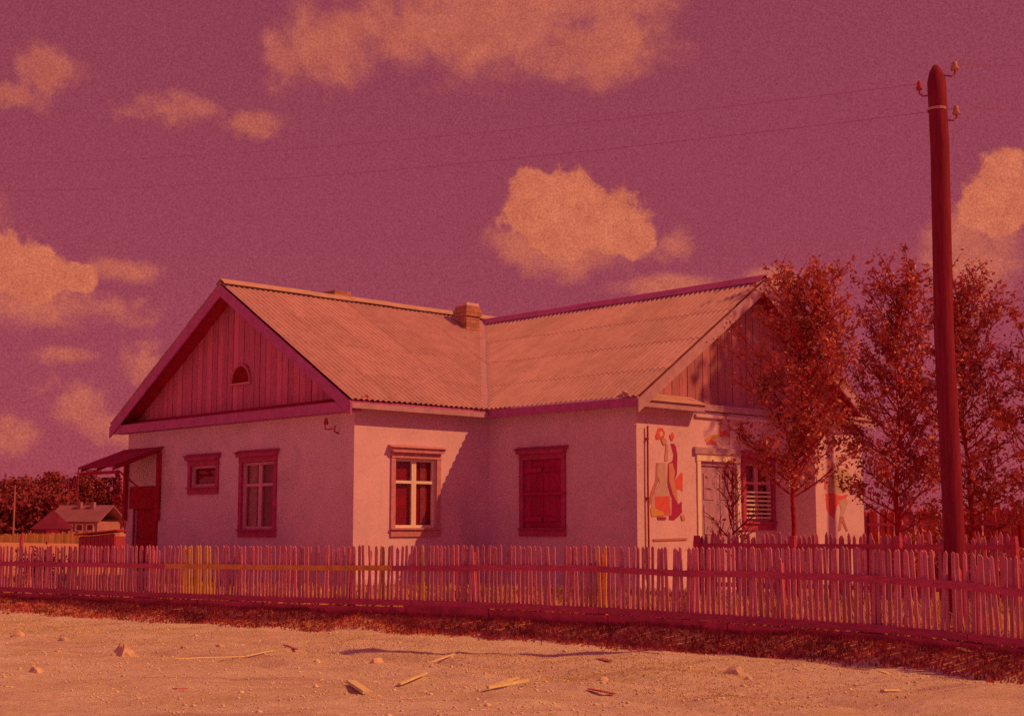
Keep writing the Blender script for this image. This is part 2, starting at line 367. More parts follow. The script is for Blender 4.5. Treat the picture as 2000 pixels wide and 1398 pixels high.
def wall(name, axis, at, a0, a1, z0, z1, holes, outward, depth=0.22):
    """plastered wall in the plane axis=at with openings; outward is the sign of its outer face"""
    A_ = sorted({a0, a1, *[h[0] for h in holes], *[h[1] for h in holes]}); Z_ = sorted({z0, z1, *[h[2] for h in holes], *[h[3] for h in holes]})
    v = []; f = []
    def P(a, z, off=0.0):
        return (at - outward * off, a, z) if axis == 'x' else (a, at - outward * off, z)
    def quad(*p): n = len(v); v.extend(p); f.append((n, n + 1, n + 2, n + 3))
    for i in range(len(A_) - 1):
        for j in range(len(Z_) - 1):
            ca, cz = (A_[i] + A_[i + 1]) / 2, (Z_[j] + Z_[j + 1]) / 2
            if any(h[0] < ca < h[1] and h[2] < cz < h[3] for h in holes): continue
            quad(P(A_[i], Z_[j]), P(A_[i + 1], Z_[j]), P(A_[i + 1], Z_[j + 1]), P(A_[i], Z_[j + 1]))
    for h in holes:
        for (p, r) in (((h[0], h[2]), (h[1], h[2])), ((h[1], h[2]), (h[1], h[3])), ((h[1], h[3]), (h[0], h[3])), ((h[0], h[3]), (h[0], h[2]))):
            quad(P(*p), P(*r), P(*r, depth), P(*p, depth))
        quad(P(h[0], h[2], depth), P(h[1], h[2], depth), P(h[1], h[3], depth), P(h[0], h[3], depth))
    o = pyd(name, v, f, PLASTER, H)
    bm = bmesh.new(); bm.from_mesh(o.data); bmesh.ops.remove_doubles(bm, verts=bm.verts, dist=1e-4); bmesh.ops.recalc_face_normals(bm, faces=bm.faces); bm.to_mesh(o.data); bm.free()
    return o
ZB = -0.35
win1 = (2.62, 3.78, 1.14, 2.52); wins = (4.78, 5.80, 2.04, 2.52); door1 = (7.22, 8.18, -0.1, 1.86)
wall('wall', 'x', 0, 0, W1, ZB, ZT, [win1, wins, door1], -1)
win2 = (0.98, 2.03, 1.16, 2.52)
wall('wall', 'y', 0, 0, X2, ZB, ZT, [win2], -1)
win3 = (-2.10, -1.02, 1.16, 2.52)
wall('wall', 'x', X2, YF, 0, ZB, ZT, [win3], -1)
VX0, VX1, VY = 7.66, 9.36, YF - 1.0
door2 = (5.28, 6.42, -0.1, 2.46); win4 = (6.68, 7.56, 1.28, 2.48)
wall('wall', 'y', YF, X2, VX0, ZB, ZT, [door2, win4], -1)
wall('wall', 'y', YF, VX1, XE, ZB, ZT, [], -1)
wall('wall', 'x', XE, YF, W1, ZB, ZT, [], 1)
wall('wall', 'y', W1, 0, XE, ZB, ZT, [], 1)
# projecting vestibule at the right end
VH = 3.36
vm = MB(); vm.box(VX0, VX1, VY, YF + 0.01, ZB, VH); vest = vm.build('vestibule', PLASTER, H)
vr = MB(); vr.prism([(VX0 - 0.18, YF, VH + 0.17), (VX0 - 0.18, VY - 0.22, VH + 0.02), (VX0 - 0.18, VY - 0.22, VH + 0.07), (VX0 - 0.18, YF, VH + 0.23)], (VX1 - VX0 + 0.36, 0, 0)); vr.build('vestibule_roof', ASBESTOS, vest)
vr = MB(); vr.box(VX0 - 0.14, VX1 + 0.14, VY - 0.17, VY - 0.13, VH - 0.12, VH + 0.018); vr.build('fascia', TRIM_PALE, vest)
# base strip of cement along the visible feet of the walls
box('plinth', PLASTER, H, -0.05, 0.0, 0.0, W1, ZB, 0.22); box('plinth', PLASTER, H, -0.05, X2, -0.05, 0.0, ZB, 0.22)
box('plinth', PLASTER, H, X2 - 0.05, X2, YF, -0.05, ZB, 0.22); box('plinth', PLASTER, H, X2 - 0.05, VX0, YF - 0.05, YF, ZB, 0.22)

# --- roof: corrugated sheets, one object each
roof = empty('roof', (0, 0, 0), 0, H)
PW, NWV, AMP = 0.132, 8, 0.018
def sheet_grid(L):
    n = NWV * 6 + 1; v = []; f = []
    for layer in (0, -0.009):
        for r, s_ in ((0, 0.0), (1, L)):
            for k in range(n):
                x = k * PW / 6; v.append((x, s_, AMP * math.cos(2 * math.pi * k / 6) + layer + (0.013 if r == 0 else 0.005)))
    for k in range(n - 1):
        f.append((k, k + 1, n + k + 1, n + k)); f.append((2 * n + k + 1, 2 * n + k, 3 * n + k, 3 * n + k + 1))
        f.append((k + 1, k, 2 * n + k, 2 * n + k + 1)); f.append((n + k, n + k + 1, 3 * n + k + 1, 3 * n + k))
    for k in (0, n - 1): f.append((k, n + k, 3 * n + k, 2 * n + k))
    return v, f
SHEETS = {}
def lay_roof(origin, e, s, length, slope_len, rows, clip=None):
    """origin: eave start, e: unit along the eave, s: unit up the slope (house coordinates)"""
    e = Vector(e).normalized(); s = Vector(s).normalized(); n = e.cross(s)
    if n.z < 0: n = -n
    R = Matrix((e, s, n)).transposed().to_4x4(); rl = slope_len / rows; Ls = rl + 0.14; wd = PW * NWV
    cols = math.ceil(length / wd)
    key = round(Ls, 3)
    if key not in SHEETS:
        v, f = sheet_grid(Ls); me = bpy.data.meshes.new('roof_sheet'); me.from_pydata(v, [], f); me.update(); me.materials.append(ASBESTOS); SHEETS[key] = me
    for r in range(rows):
        for c in range(cols):
            M = Matrix.Translation(Vector(origin) + e * (c * wd) + s * (r * rl - (0.0 if r == 0 else 0.14) * 1.0 + (random.uniform(-.012, .012))) + n * (0.004 * (c % 2))) @ R @ Matrix.Rotation(random.uniform(-.004, .004), 4, 'Z')
            me = SHEETS[key]; planes = []
            if (c + 1) * wd > length + 0.02: planes.append((Vector(origin) + e * length, e))
            if r == rows - 1: planes.append((Vector(origin) + s * slope_len, s))
            if clip:
                ctr = M @ Vector((wd / 2, Ls / 2, 0)); cl = clip(ctr)
                if cl: planes.append(cl)
            need = False; drop = False
            for po, pn in planes:
                ds = [(M @ v.co - po).dot(pn) for v in me.vertices]
                if min(ds) > -0.005: drop = True
                if max(ds) > 0.0: need = True
            if drop: continue
            if need:
                bm = bmesh.new(); bm.from_mesh(me); inv = M.inverted()
                for po, pn in planes:
                    bmesh.ops.bisect_plane(bm, geom=bm.verts[:] + bm.edges[:] + bm.faces[:], plane_co=inv @ po, plane_no=(inv.to_3x3() @ pn), clear_outer=True)
                if not bm.faces: bm.free(); continue
                me = bpy.data.meshes.new('roof_sheet'); bm.to_mesh(me); bm.free(); me.materials.append(ASBESTOS)
            o = bpy.data.objects.new('roof_sheet', me); COL.objects.link(o); o.parent = roof; o.matrix_local = M
m1 = (RZ1 - ZE) / (RY1 + EO); m2 = (RZ2 - ZE) / (RX2 - (X2 - EO))
XV = X2 - EO; YV = -EO; YM = YV + (RZ2 - ZE) / m1           # valley foot and head
GO = 0.33                                                    # rake overhang
sl1 = math.hypot(RY1 + EO, RZ1 - ZE); sl2 = math.hypot(RX2 - XV, RZ2 - ZE)
vdir = Vector((RX2 - XV, YM - YV, 0)).normalized(); vn = Vector((vdir.y, -vdir.x, 0))   # points to the right-wing side
vn2 = Vector((-vn.x, vn.y, 0)); XV2 = 2 * RX2 - XV
def clip_main(c):
    if c.x < RX2: return (Vector((XV, YV, 0)), vn)
    return (Vector((XV2, YV, 0)), vn2)
lay_roof((-GO, -EO, ZE), (1, 0, 0), (0, RY1 + EO, RZ1 - ZE), XE + 2 * GO, sl1, 4, clip_main)
lay_roof((-GO, W1 + EO, ZE), (1, 0, 0), (0, -(RY1 + EO), RZ1 - ZE), XE + 2 * GO, sl1, 4)
def clip_left(c): return (Vector((XV, YV, 0)), -vn)
def clip_right(c): return (Vector((XV2, YV, 0)), -vn2)
ylen = YM - (YF - GO)
lay_roof((XV, YF - GO, ZE), (0, 1, 0), (RX2 - XV, 0, RZ2 - ZE), ylen, sl2, 4, clip_left)
lay_roof((XV2, YF - GO, ZE), (0, 1, 0), (-(RX2 - XV), 0, RZ2 - ZE), ylen, sl2, 4, clip_right)
# ridge caps (bent strips) and valley gutter
def cap(p, q, w, slope, name='ridge_cap', m=None):
    p, q = Vector(p), Vector(q); d = (q - p).normalized(); sd = d.cross(Vector((0, 0, 1))).normalized()
    k = max(1, round((q - p).length / 1.1))
    for i in range(k):
        a = p + (q - p) * (i / k); b = p + (q - p) * ((i + 1) / k) + d * 0.05; z = random.uniform(0, 0.012)
        prof = [(-w, -w * slope), (-w * 0.3, -0.012), (0, 0.012), (w * 0.3, -0.012), (w, -w * slope)]
        v = [tuple(P_ + sd * x + Vector((0, 0, zz + z + dz))) for dz in (0, -0.014) for P_ in (a, b) for x, zz in prof]
        n = 5; f = []
        for j in range(n - 1):
            f += [(j, j + 1, n + j + 1, n + j), (2 * n + j + 1, 2 * n + j, 3 * n + j, 3 * n + j + 1), (j + 1, j, 2 * n + j, 2 * n + j + 1), (n + j, n + j + 1, 3 * n + j + 1, 3 * n + j)]
        f += [(0, n, 3 * n, 2 * n), (n - 1, 2 * n - 1, 4 * n - 1, 3 * n - 1)]
        pyd(name, v, f, m or RIDGECAP, roof)
cap((-GO, RY1, RZ1 + 0.075), (XE + GO, RY1, RZ1 + 0.075), 0.17, m1)
cap((RX2, YF - GO, RZ2 + 0.075), (RX2, YM + 0.1, RZ2 + 0.075), 0.17, m2 * 1.25, m=TRIM)  # right cap takes the dark trim colour to stand in for its shaded side
vg = MB()
for sgn, xv, vnn in ((1, XV, vn), (-1, XV2, vn2)):
    a = Vector((xv, YV, ZE + 0.02)); b = Vector((RX2, YM, RZ2 + 0.02))
    vg.prism([a - vnn * 0.14 + Vector((0, 0, 0.05)), a, a + vnn * 0.14 + Vector((0, 0, 0.05)), a + Vector((0, 0, -0.03))], b - a)
vg.build('valley_gutter', TRIM_PALE, roof)

# --- eaves: soffit, fascia boards
def trim(name, material, *b, parent=H): return box(name, material, parent, *b)
zb = 3.40
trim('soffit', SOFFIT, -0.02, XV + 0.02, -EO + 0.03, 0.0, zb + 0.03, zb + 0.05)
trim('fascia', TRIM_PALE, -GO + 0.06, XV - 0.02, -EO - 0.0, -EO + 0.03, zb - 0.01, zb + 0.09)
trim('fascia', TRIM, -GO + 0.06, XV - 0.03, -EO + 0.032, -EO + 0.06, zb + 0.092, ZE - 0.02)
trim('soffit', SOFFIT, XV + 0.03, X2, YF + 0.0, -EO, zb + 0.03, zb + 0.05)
trim('fascia', TRIM, XV, XV + 0.03, YF - GO + 0.06, -EO - 0.002, zb - 0.02, ZE - 0.02)
trim('fascia', TRIM, XE + EO - 0.03, XE + EO, YF - GO + 0.06, W1, zb, ZE - 0.02)
trim('fascia', TRIM, -GO + 0.06, XE, W1 + EO - 0.03, W1 + EO, zb, ZE - 0.02)

def rake(p, q, ext, width, material, name='rake_board'):
    """board under the roof edge from eave point p to ridge point q, width measured downwards"""
    p, q = Vector(p), Vector(q)
    MB().prism([p, q, q - Vector((0, 0, width)), p - Vector((0, 0, width))], ext).build(name, material, H)
dz = -0.035
# left gable (faces -x)
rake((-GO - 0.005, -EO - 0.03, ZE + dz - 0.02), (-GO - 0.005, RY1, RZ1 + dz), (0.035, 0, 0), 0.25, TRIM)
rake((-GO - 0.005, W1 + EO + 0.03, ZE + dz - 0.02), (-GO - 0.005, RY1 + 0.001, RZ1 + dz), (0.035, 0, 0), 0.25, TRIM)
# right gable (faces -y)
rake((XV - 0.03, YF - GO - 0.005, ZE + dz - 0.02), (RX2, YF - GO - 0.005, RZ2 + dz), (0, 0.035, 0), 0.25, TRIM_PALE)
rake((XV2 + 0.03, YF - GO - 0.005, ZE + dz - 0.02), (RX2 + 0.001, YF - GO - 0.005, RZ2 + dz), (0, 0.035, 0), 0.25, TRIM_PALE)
# soffits under the rakes
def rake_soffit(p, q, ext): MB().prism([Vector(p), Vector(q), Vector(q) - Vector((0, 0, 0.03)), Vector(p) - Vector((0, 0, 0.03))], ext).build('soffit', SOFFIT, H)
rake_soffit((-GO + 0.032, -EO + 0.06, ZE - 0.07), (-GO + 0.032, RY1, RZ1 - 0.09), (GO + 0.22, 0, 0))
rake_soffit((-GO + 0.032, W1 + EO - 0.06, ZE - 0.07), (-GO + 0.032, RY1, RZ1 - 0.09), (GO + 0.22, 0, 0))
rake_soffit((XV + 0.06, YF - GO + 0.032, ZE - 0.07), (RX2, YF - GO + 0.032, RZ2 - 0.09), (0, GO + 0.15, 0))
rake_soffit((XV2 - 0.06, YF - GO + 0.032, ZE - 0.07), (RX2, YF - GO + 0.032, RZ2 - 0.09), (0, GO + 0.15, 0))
# gable boarding: each board an object
gab1 = empty('gable', (0, 0, 0), 0, H)
bw = 0.205; y = 0.0; k = 0
def top1(yy): return RZ1 - 0.12 - abs(yy - RY1) * m1
while y < W1 - 0.05:
    y1 = min(y + bw - 0.018, W1); off = random.uniform(0, 0.014); x0 = 0.16 + off
    pts = [(x0, y, zb + 0.03), (x0, y1, zb + 0.03), (x0, y1, top1(y1))]
    if y < RY1 < y1: pts.append((x0, RY1, top1(RY1)))
    pts.append((x0, y, top1(y)))
    vent = 4.02 < (y + y1) / 2 < 4.60
    MB().prism(pts, (0.022, 0, 0)).build('gable_board', BOARD, gab1)
    y += bw
    k += 1
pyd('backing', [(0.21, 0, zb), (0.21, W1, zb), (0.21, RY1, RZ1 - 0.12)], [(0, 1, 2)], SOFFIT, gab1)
# half-round attic opening: solid panel coloured dark for the unlit attic, with its rim
cyv, czv, rv = 4.15, 4.22, 0.33
arc = [(cyv + rv * math.cos(t), czv + rv * 1.05 * math.sin(t)) for t in np.linspace(0, math.pi, 13)]
MB().prism([(0.14, a, b) for a, b in arc], (0.018, 0, 0)).build('attic_dark_panel', mat('attic_shade', (0.25, 0.002, 0.01), 0.9), gab1)
rim = MB(); ro = [(cyv + (rv + 0.05) * math.cos(t), czv + (rv * 1.05 + 0.05) * math.sin(t)) for t in np.linspace(0, math.pi, 13)]
for i in range(12): rim.prism([(0.12, *arc[i]), (0.12, *arc[i + 1]), (0.12, *ro[i + 1]), (0.12, *ro[i])], (0.035, 0, 0))
rim.build('vent_rim', BOARD, gab1)
box('vent_sill', BOARD, gab1, 0.11, 0.156, cyv - rv - 0.06, cyv + rv + 0.06, czv - 0.05, czv - 0.002)
# moulded cornice below the left gable
trim('cornice', TRIM, -GO + 0.04, -0.002, -EO + 0.07, W1 + EO - 0.04, zb - 0.06, zb + 0.13)
MB().prism([(-GO + 0.03, -EO + 0.065, zb + 0.132), (0.158, -EO + 0.065, zb + 0.26), (0.158, -EO + 0.065, zb + 0.132)], (0, W1 + 2 * EO - 0.12, 0)).build('pent_roof', SOFFIT, H)
# right gable
gab2 = empty('gable', (0, 0, 0), 0, H)
x = X2 + 0.01
def top2(xx): return RZ2 - 0.12 - abs(xx - RX2) * m2
while x < XE - 0.05:
    x1 = min(x + 0.235 - 0.016, XE); off = random.uniform(0, 0.014); y0 = YF + 0.12 + off
    pts = [(x, y0, zb + 0.03), (x1, y0, zb + 0.03), (x1, y0, top2(x1))]
    if x < RX2 < x1: pts.append((RX2, y0, top2(RX2)))
    pts.append((x, y0, top2(x)))
    MB().prism(pts, (0, 0.022, 0)).build('gable_board', BOARD_PALE, gab2); x += 0.235
pyd('backing', [(X2, YF + 0.17, zb), (XE, YF + 0.17, zb), (RX2, YF + 0.17, RZ2 - 0.12)], [(0, 1, 2)], SOFFIT, gab2)
# cornice return with its little roof
trim('cornice_return', TRIM_PALE, XV + 0.035, X2 + 1.68, YF - 0.27, YF - 0.001, zb - 0.02, zb + 0.10)
MB().prism([(XV + 0.03, YF - 0.31, zb + 0.103), (XV + 0.03, YF + 0.118, zb + 0.29), (XV + 0.03, YF + 0.118, zb + 0.103)], (X2 + 1.70 - XV, 0, 0)).build('pent_roof', ASBESTOS, H)
trim('string_course', PLASTER, X2 + 1.69, XE, YF - 0.05, YF - 0.001, zb - 0.10, zb - 0.04)
trim('gable_sill', TRIM_PALE, X2 + 1.73, XE, YF - 0.06, YF + 0.118, zb + 0.035, zb + 0.16)

# --- windows
def frame_box(mb, axis, at, out, a0, a1, z0, z1, d0, d1):
    """box lying on a wall; d0..d1 is the distance outwards from the wall face"""
    lo, hi = sorted((at + out * d0, at + out * d1))
    if axis == 'x': mb.box(lo, hi, a0, a1, z0, z1)
    else: mb.box(a0, a1, lo, hi, z0, z1)
CURT = {('x', 0): [(3.42, 3.74), (2.66, 2.84)], ('y', 0): [(1.72, 1.86)]}
def window(axis, at, out, h, sash=SASH, casing=CASING, style='casement', head=True, label=None):
    a0, a1, z0, z1 = h; w = empty('window', (0, 0, 0), 0, H)
    if label: w['label'] = label
    def bx(nm, m, *b):
        mb = MB(); frame_box(mb, axis, at, out, *b); return mb.build(nm, m, w)
    cw = 0.10
    if style != 'shutter': bx('unlit_room_panel', UNLIT_ROOM, a0 + 0.002, a1 - 0.002, z0 + 0.002, z1 - 0.002, -0.150, -0.140)
    bx('casing', casing, a0 - cw, a0 + 0.005, z0 - 0.02, z1 + 0.03, -0.02, 0.035); bx('casing', casing, a1 - 0.005, a1 + cw, z0 - 0.02, z1 + 0.03, -0.02, 0.035)
    bx('apron', casing, a0 - cw, a1 + cw, z0 - 0.15, z0 - 0.022, 0.001, 0.038)
    bx('sill', casing, a0 - cw - 0.01, a1 + cw + 0.01, z0 - 0.02, z0 + 0.012, -0.05, 0.075)
    bx('lintel', casing, a0 - cw, a1 + cw, z1 - 0.005, z1 + 0.10, -0.02, 0.045)
    if head:   # flared head board
        lo, hi = at + out * 0.001, at + out * 0.11
        p = [(a0 - cw, z1 + 0.102), (a1 + cw, z1 + 0.102), (a1 + cw + 0.06, z1 + 0.19), (a0 - cw - 0.06, z1 + 0.19)]
        mb = MB()
        if axis == 'x': mb.prism([(lo, a, z) for a, z in p], (hi - lo, 0, 0))
        else: mb.prism([(a, lo, z) for a, z in p], (0, hi - lo, 0))
        mb.build('head_board', casing, w)
        lo2, hi2 = sorted((at + out * 0.002, at + out * 0.15)); mb = MB()
        e0, e1 = a0 - cw - 0.07, a1 + cw + 0.07
        if axis == 'x': mb.prism([(lo2, e0, z1 + 0.192), (hi2, e0, z1 + 0.192), (at + out * 0.002, e0, z1 + 0.25)], (0, e1 - e0, 0))
        else: mb.prism([(e0, lo2, z1 + 0.192), (e0, hi2, z1 + 0.192), (e0, at + out * 0.002, z1 + 0.25)], (e1 - e0, 0, 0))
        mb.build('rain_board', casing, w)
    if style == 'casement':
        mid = (a0 + a1) / 2; zt = z0 + (z1 - z0) * 0.66; t = 0.055
        for s0, s1 in ((a0 + 0.006, mid - 0.002), (mid + 0.002, a1 - 0.006)):
            mb = MB()
            frame_box(mb, axis, at, out, s0, s0 + t, z0 + 0.014, z1 - 0.008, -0.10, -0.05); frame_box(mb, axis, at, out, s1 - t, s1, z0 + 0.014, z1 - 0.008, -0.10, -0.05)
            for zz0, zz1 in ((z0 + 0.014, z0 + 0.014 + t), (zt - 0.028, zt + 0.028), (z1 - 0.008 - t, z1 - 0.008)): frame_box(mb, axis, at, out, s0 + t, s1 - t, zz0, zz1, -0.10, -0.052)
            mb.build('sash', sash, w)
            bx('pane', PANE, s0 + t, s1 - t, z0 + 0.014 + t, zt - 0.028, -0.085, -0.075); bx('pane', PANE, s0 + t, s1 - t, zt + 0.028, z1 - 0.008 - t, -0.085, -0.075)
        # gathered curtains behind the panes
        for c0, c1 in CURT.get((axis, at), []):
            mb = MB(); nf = 14; pts = [(c0 + (c1 - c0) * i / nf, -0.125 + 0.010 * (i % 2)) for i in range(nf + 1)]
            vv = []; ff = []
            for a_, d_ in pts:
                for zz in (z0 + 0.03, z1 - 0.03): vv.append((at + out * d_, a_, zz) if axis == 'x' else (a_, at + out * d_, zz))
            for i in range(nf): ff.append((2 * i, 2 * i + 2, 2 * i + 3, 2 * i + 1))
            pyd('curtain', vv, ff, CURTAIN, w)
    elif style == 'single':
        mb = MB(); t = 0.06
        frame_box(mb, axis, at, out, a0 + 0.006, a0 + t, z0 + 0.014, z1 - 0.006, -0.10, -0.05); frame_box(mb, axis, at, out, a1 - t, a1 - 0.006, z0 + 0.014, z1 - 0.006, -0.10, -0.05)
        frame_box(mb, axis, at, out, a0 + t, a1 - t, z0 + 0.014, z0 + 0.014 + t, -0.10, -0.052); frame_box(mb, axis, at, out, a0 + t, a1 - t, z1 - 0.006 - t, z1 - 0.006, -0.10, -0.052)
        mb.build('sash', sash, w); bx('pane', PANE, a0 + t, a1 - t, z0 + 0.07, z1 - 0.06, -0.085, -0.075)
    elif style == 'shutter':
        mid = (a0 + a1) / 2
        for s0, s1 in ((a0 + 0.008, mid - 0.004), (mid + 0.004, a1 - 0.008)):
            k = 3; ww = (s1 - s0) / k
            for i in range(k): bx('shutter_board', SHUTTER, s0 + i * ww + 0.003, s0 + (i + 1) * ww - 0.003, z0 + 0.016, z1 - 0.008, -0.05, -0.02 + random.uniform(-.004, .004))
            for zz in (z0 + 0.14, z1 - 0.26): bx('shutter_batten', SHUTTER, s0 + 0.02, s1 - 0.02, zz, zz + 0.09, -0.012, 0.012)
        bx('crossbar', SHUTTER, a0 - 0.12, a1 + 0.02, (z0 + z1) / 2 - 0.02, (z0 + z1) / 2 + 0.025, 0.04, 0.06)
    if style == 'casement' and axis == 'y' and at == YF:     # iron grille in front of the entrance window
        for i in range(7): bx('grille_bar', SASH_BRIGHT, a0 + 0.02, a1 - 0.02, z0 + 0.08 + i * 0.085, z0 + 0.115 + i * 0.085, -0.03, 0.0)
    return w
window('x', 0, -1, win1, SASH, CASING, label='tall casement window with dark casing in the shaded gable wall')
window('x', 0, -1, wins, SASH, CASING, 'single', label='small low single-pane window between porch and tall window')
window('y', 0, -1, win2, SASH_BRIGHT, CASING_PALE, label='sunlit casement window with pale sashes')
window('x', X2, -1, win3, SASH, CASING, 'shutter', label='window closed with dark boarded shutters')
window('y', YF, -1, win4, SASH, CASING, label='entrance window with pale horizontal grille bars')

# --- entrance in the right gable wall
d = empty('entrance_door', (0, 0, 0), 0, H); d['label'] = 'pale double door under a board lintel'
x0, x1, z0, z1 = door2
mid = (x0 + x1) / 2
for s0, s1 in ((x0 + 0.07, mid - 0.004), (mid + 0.004, x1 - 0.07)):
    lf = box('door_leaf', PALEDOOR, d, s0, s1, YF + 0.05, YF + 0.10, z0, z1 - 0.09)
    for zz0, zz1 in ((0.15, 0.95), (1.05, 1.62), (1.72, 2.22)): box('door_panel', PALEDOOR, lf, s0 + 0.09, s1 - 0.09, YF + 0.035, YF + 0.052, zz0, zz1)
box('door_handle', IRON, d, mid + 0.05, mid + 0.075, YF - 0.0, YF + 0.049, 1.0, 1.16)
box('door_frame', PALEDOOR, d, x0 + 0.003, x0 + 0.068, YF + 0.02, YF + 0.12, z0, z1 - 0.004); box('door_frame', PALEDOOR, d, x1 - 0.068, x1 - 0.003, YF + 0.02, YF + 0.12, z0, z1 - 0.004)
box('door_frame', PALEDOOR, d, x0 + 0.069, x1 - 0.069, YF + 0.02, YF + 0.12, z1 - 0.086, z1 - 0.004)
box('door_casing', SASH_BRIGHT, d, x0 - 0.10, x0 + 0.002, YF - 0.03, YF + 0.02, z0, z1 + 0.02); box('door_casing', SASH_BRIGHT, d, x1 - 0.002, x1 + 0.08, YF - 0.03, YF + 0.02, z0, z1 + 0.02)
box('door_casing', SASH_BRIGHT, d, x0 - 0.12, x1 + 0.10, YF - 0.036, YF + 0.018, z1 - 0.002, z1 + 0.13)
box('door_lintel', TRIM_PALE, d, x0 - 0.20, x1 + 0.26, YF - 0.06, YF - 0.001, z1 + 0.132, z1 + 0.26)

# --- wall paintings: flat shapes of paint, in house coordinates
def painting(name, label, y, shapes):
    g_ = empty(name, (0, 0, 0), 0, H); g_['label'] = label
    for i, (c, pts) in enumerate(shapes):
        off = 0.003 + i * 0.0012
        MB().prism([(a, y - 0.0005, b) for a, b in pts], (0, -off, 0)).build('painted_shape', PAINT[c], g_)
def ell(cx, cz, rx, rz, t0=0, t1=2 * math.pi, n=16): return [(cx + rx * math.cos(t), cz + rz * math.sin(t)) for t in np.linspace(t0, t1, n, endpoint=abs(t1 - t0) < 6.28)]
def g2(px, py, y=YF):     # point of the photograph on the front wall of the right wing -> house x, z
    n = -U1; P0 = HOUSE_AT + U1 * y; r = ray(px, py); t = (P0 - Vector((0, 0, EYE))).dot(n) / r.dot(n); p = Vector((0, 0, EYE)) + r * t - HOUSE_AT
    return (p.dot(U2), p.z)
def gp(pts, y=YF): return [g2(a, b, y) for a, b in pts]
painting('wall_painting', 'painted bottle with red label and dark bottle behind it', YF, [
    ('plum', gp([(1309, 866), (1316, 866), (1320, 872), (1323, 890), (1322, 925), (1316, 942), (1325, 985), (1331, 978), (1332, 1000), (1325, 1008), (1316, 1016), (1306, 1015), (1308, 965), (1303, 945), (1304, 905), (1313, 900), (1315, 888)])),
    ('red', gp([(1318, 938), (1330, 922), (1333, 925), (1333, 960), (1328, 956), (1318, 955)])),
    ('rust', gp([(1306, 905), (1313, 904), (1318, 922), (1316, 940), (1322, 960), (1324, 985), (1314, 965), (1307, 940)])),
    ('brown', gp([(1281, 904), (1285, 904), (1284, 928), (1286, 940), (1276, 965), (1270, 985), (1267, 985), (1271, 960), (1280, 938)])),
    ('grey', gp([(1285, 903), (1300, 903), (1302, 940), (1305, 962), (1311, 972), (1311, 1006), (1272, 1006), (1273, 972), (1288, 942), (1283, 926)])),
    ('red', gp([(1278, 969), (1307, 968), (1309, 1004), (1290, 1006), (1279, 995)])),
    ('orange', gp([(1270, 992), (1280, 993), (1296, 1000), (1296, 1007), (1272, 1008)])),
    ('rust', gp([(1300, 868), (1304, 868), (1304, 900), (1297, 900)])),
    ('red', gp([(1280, 850), (1285, 836), (1293, 835), (1298, 845), (1296, 855), (1288, 857), (1281, 858)])),
    ('pale', gp([(1287, 843), (1292, 842), (1294, 850), (1288, 852)])),
    ('red', gp([(1307, 850), (1313, 844), (1316, 852), (1313, 861), (1309, 858)])),
    ('rust', gp([(1290, 858), (1299, 855), (1302, 866), (1295, 869)])),
    ('plum', gp([(1283, 1009), (1300, 1009), (1300, 1014), (1285, 1014)])),
    ('rust', gp([(1329, 1006), (1334, 1004), (1338, 1014), (1331, 1016)])),
    ('brown', gp([(1275, 1052), (1341, 1050), (1341, 1054), (1275, 1056)])),
])
painting('wall_painting', 'painted red and orange still life above the entrance door', YF, [
    ('brown', gp([(1406, 815), (1413, 807), (1420, 806), (1425, 815), (1426, 868), (1421, 868), (1421, 817), (1416, 812), (1410, 820), (1408, 850), (1404, 850)])),
    ('red', gp([(1404, 838), (1410, 842), (1421, 838), (1423, 856), (1414, 851), (1405, 853)])),
    ('orange', gp([(1376, 858), (1388, 850), (1405, 847), (1405, 853), (1390, 858), (1378, 862)])),
    ('red', gp([(1379, 864), (1388, 858), (1396, 862), (1400, 868), (1380, 868)])),
    ('pale', gp([(1404, 862), (1408, 853), (1416, 851), (1423, 856), (1422, 866), (1410, 868)])),
    ('pale', gp([(1428, 855), (1440, 848), (1462, 848), (1472, 858), (1468, 871), (1440, 871)])),
])
painting('wall_painting', 'painted figure in a red skirt under an olive parasol', VY, [
    ('olive', gp([(1616, 958), (1618, 938), (1626, 922), (1640, 914), (1655, 918), (1666, 934), (1668, 952), (1655, 960), (1640, 964), (1628, 960)], VY)),
    ('red', gp([(1610, 926), (1616, 924), (1614, 955), (1610, 955)], VY)),
    ('red', gp([(1612, 964), (1626, 961), (1642, 968), (1656, 964), (1652, 973), (1640, 978), (1634, 990), (1629, 1012), (1621, 1006), (1614, 992)], VY)),
    ('grey', gp([(1638, 978), (1652, 972), (1657, 980), (1650, 1000), (1646, 1008), (1640, 1008), (1642, 994)], VY)),
    ('brown', gp([(1640, 1008), (1647, 1008), (1650, 1020), (1656, 1036), (1652, 1037), (1644, 1018), (1641, 1036), (1637, 1036)], VY)),
])
# thin down-pipe near the corner, with clips; hook with insulator on the shaded wall
dp = MB(); dp.tube([(X2 + 0.26, YF - 0.05, 3.05), (X2 + 0.25, YF - 0.05, 2.0), (X2 + 0.26, YF - 0.05, 0.1)], 0.018, 8); pipe = dp.build('down_pipe', IRON, H)
for zz in (2.8, 1.7, 0.6): box('pipe_clip', IRON, pipe, X2 + 0.235, X2 + 0.29, YF - 0.06, YF + 0.0, zz, zz + 0.03)
hk = MB(); hk.tube([(0.0, 0.70, 3.06), (-0.16, 0.70, 3.04), (-0.20, 0.66, 3.10), (-0.19, 0.64, 3.18)], 0.014, 6); hook = hk.build('wall_hook', IRON, H)
MB().tube([(-0.19, 0.64, 3.13), (-0.19, 0.64, 3.17), (-0.19, 0.64, 3.21), (-0.19, 0.64, 3.25)], [0.045, 0.05, 0.035, 0.03], 10).build('insulator', IRON, hook)
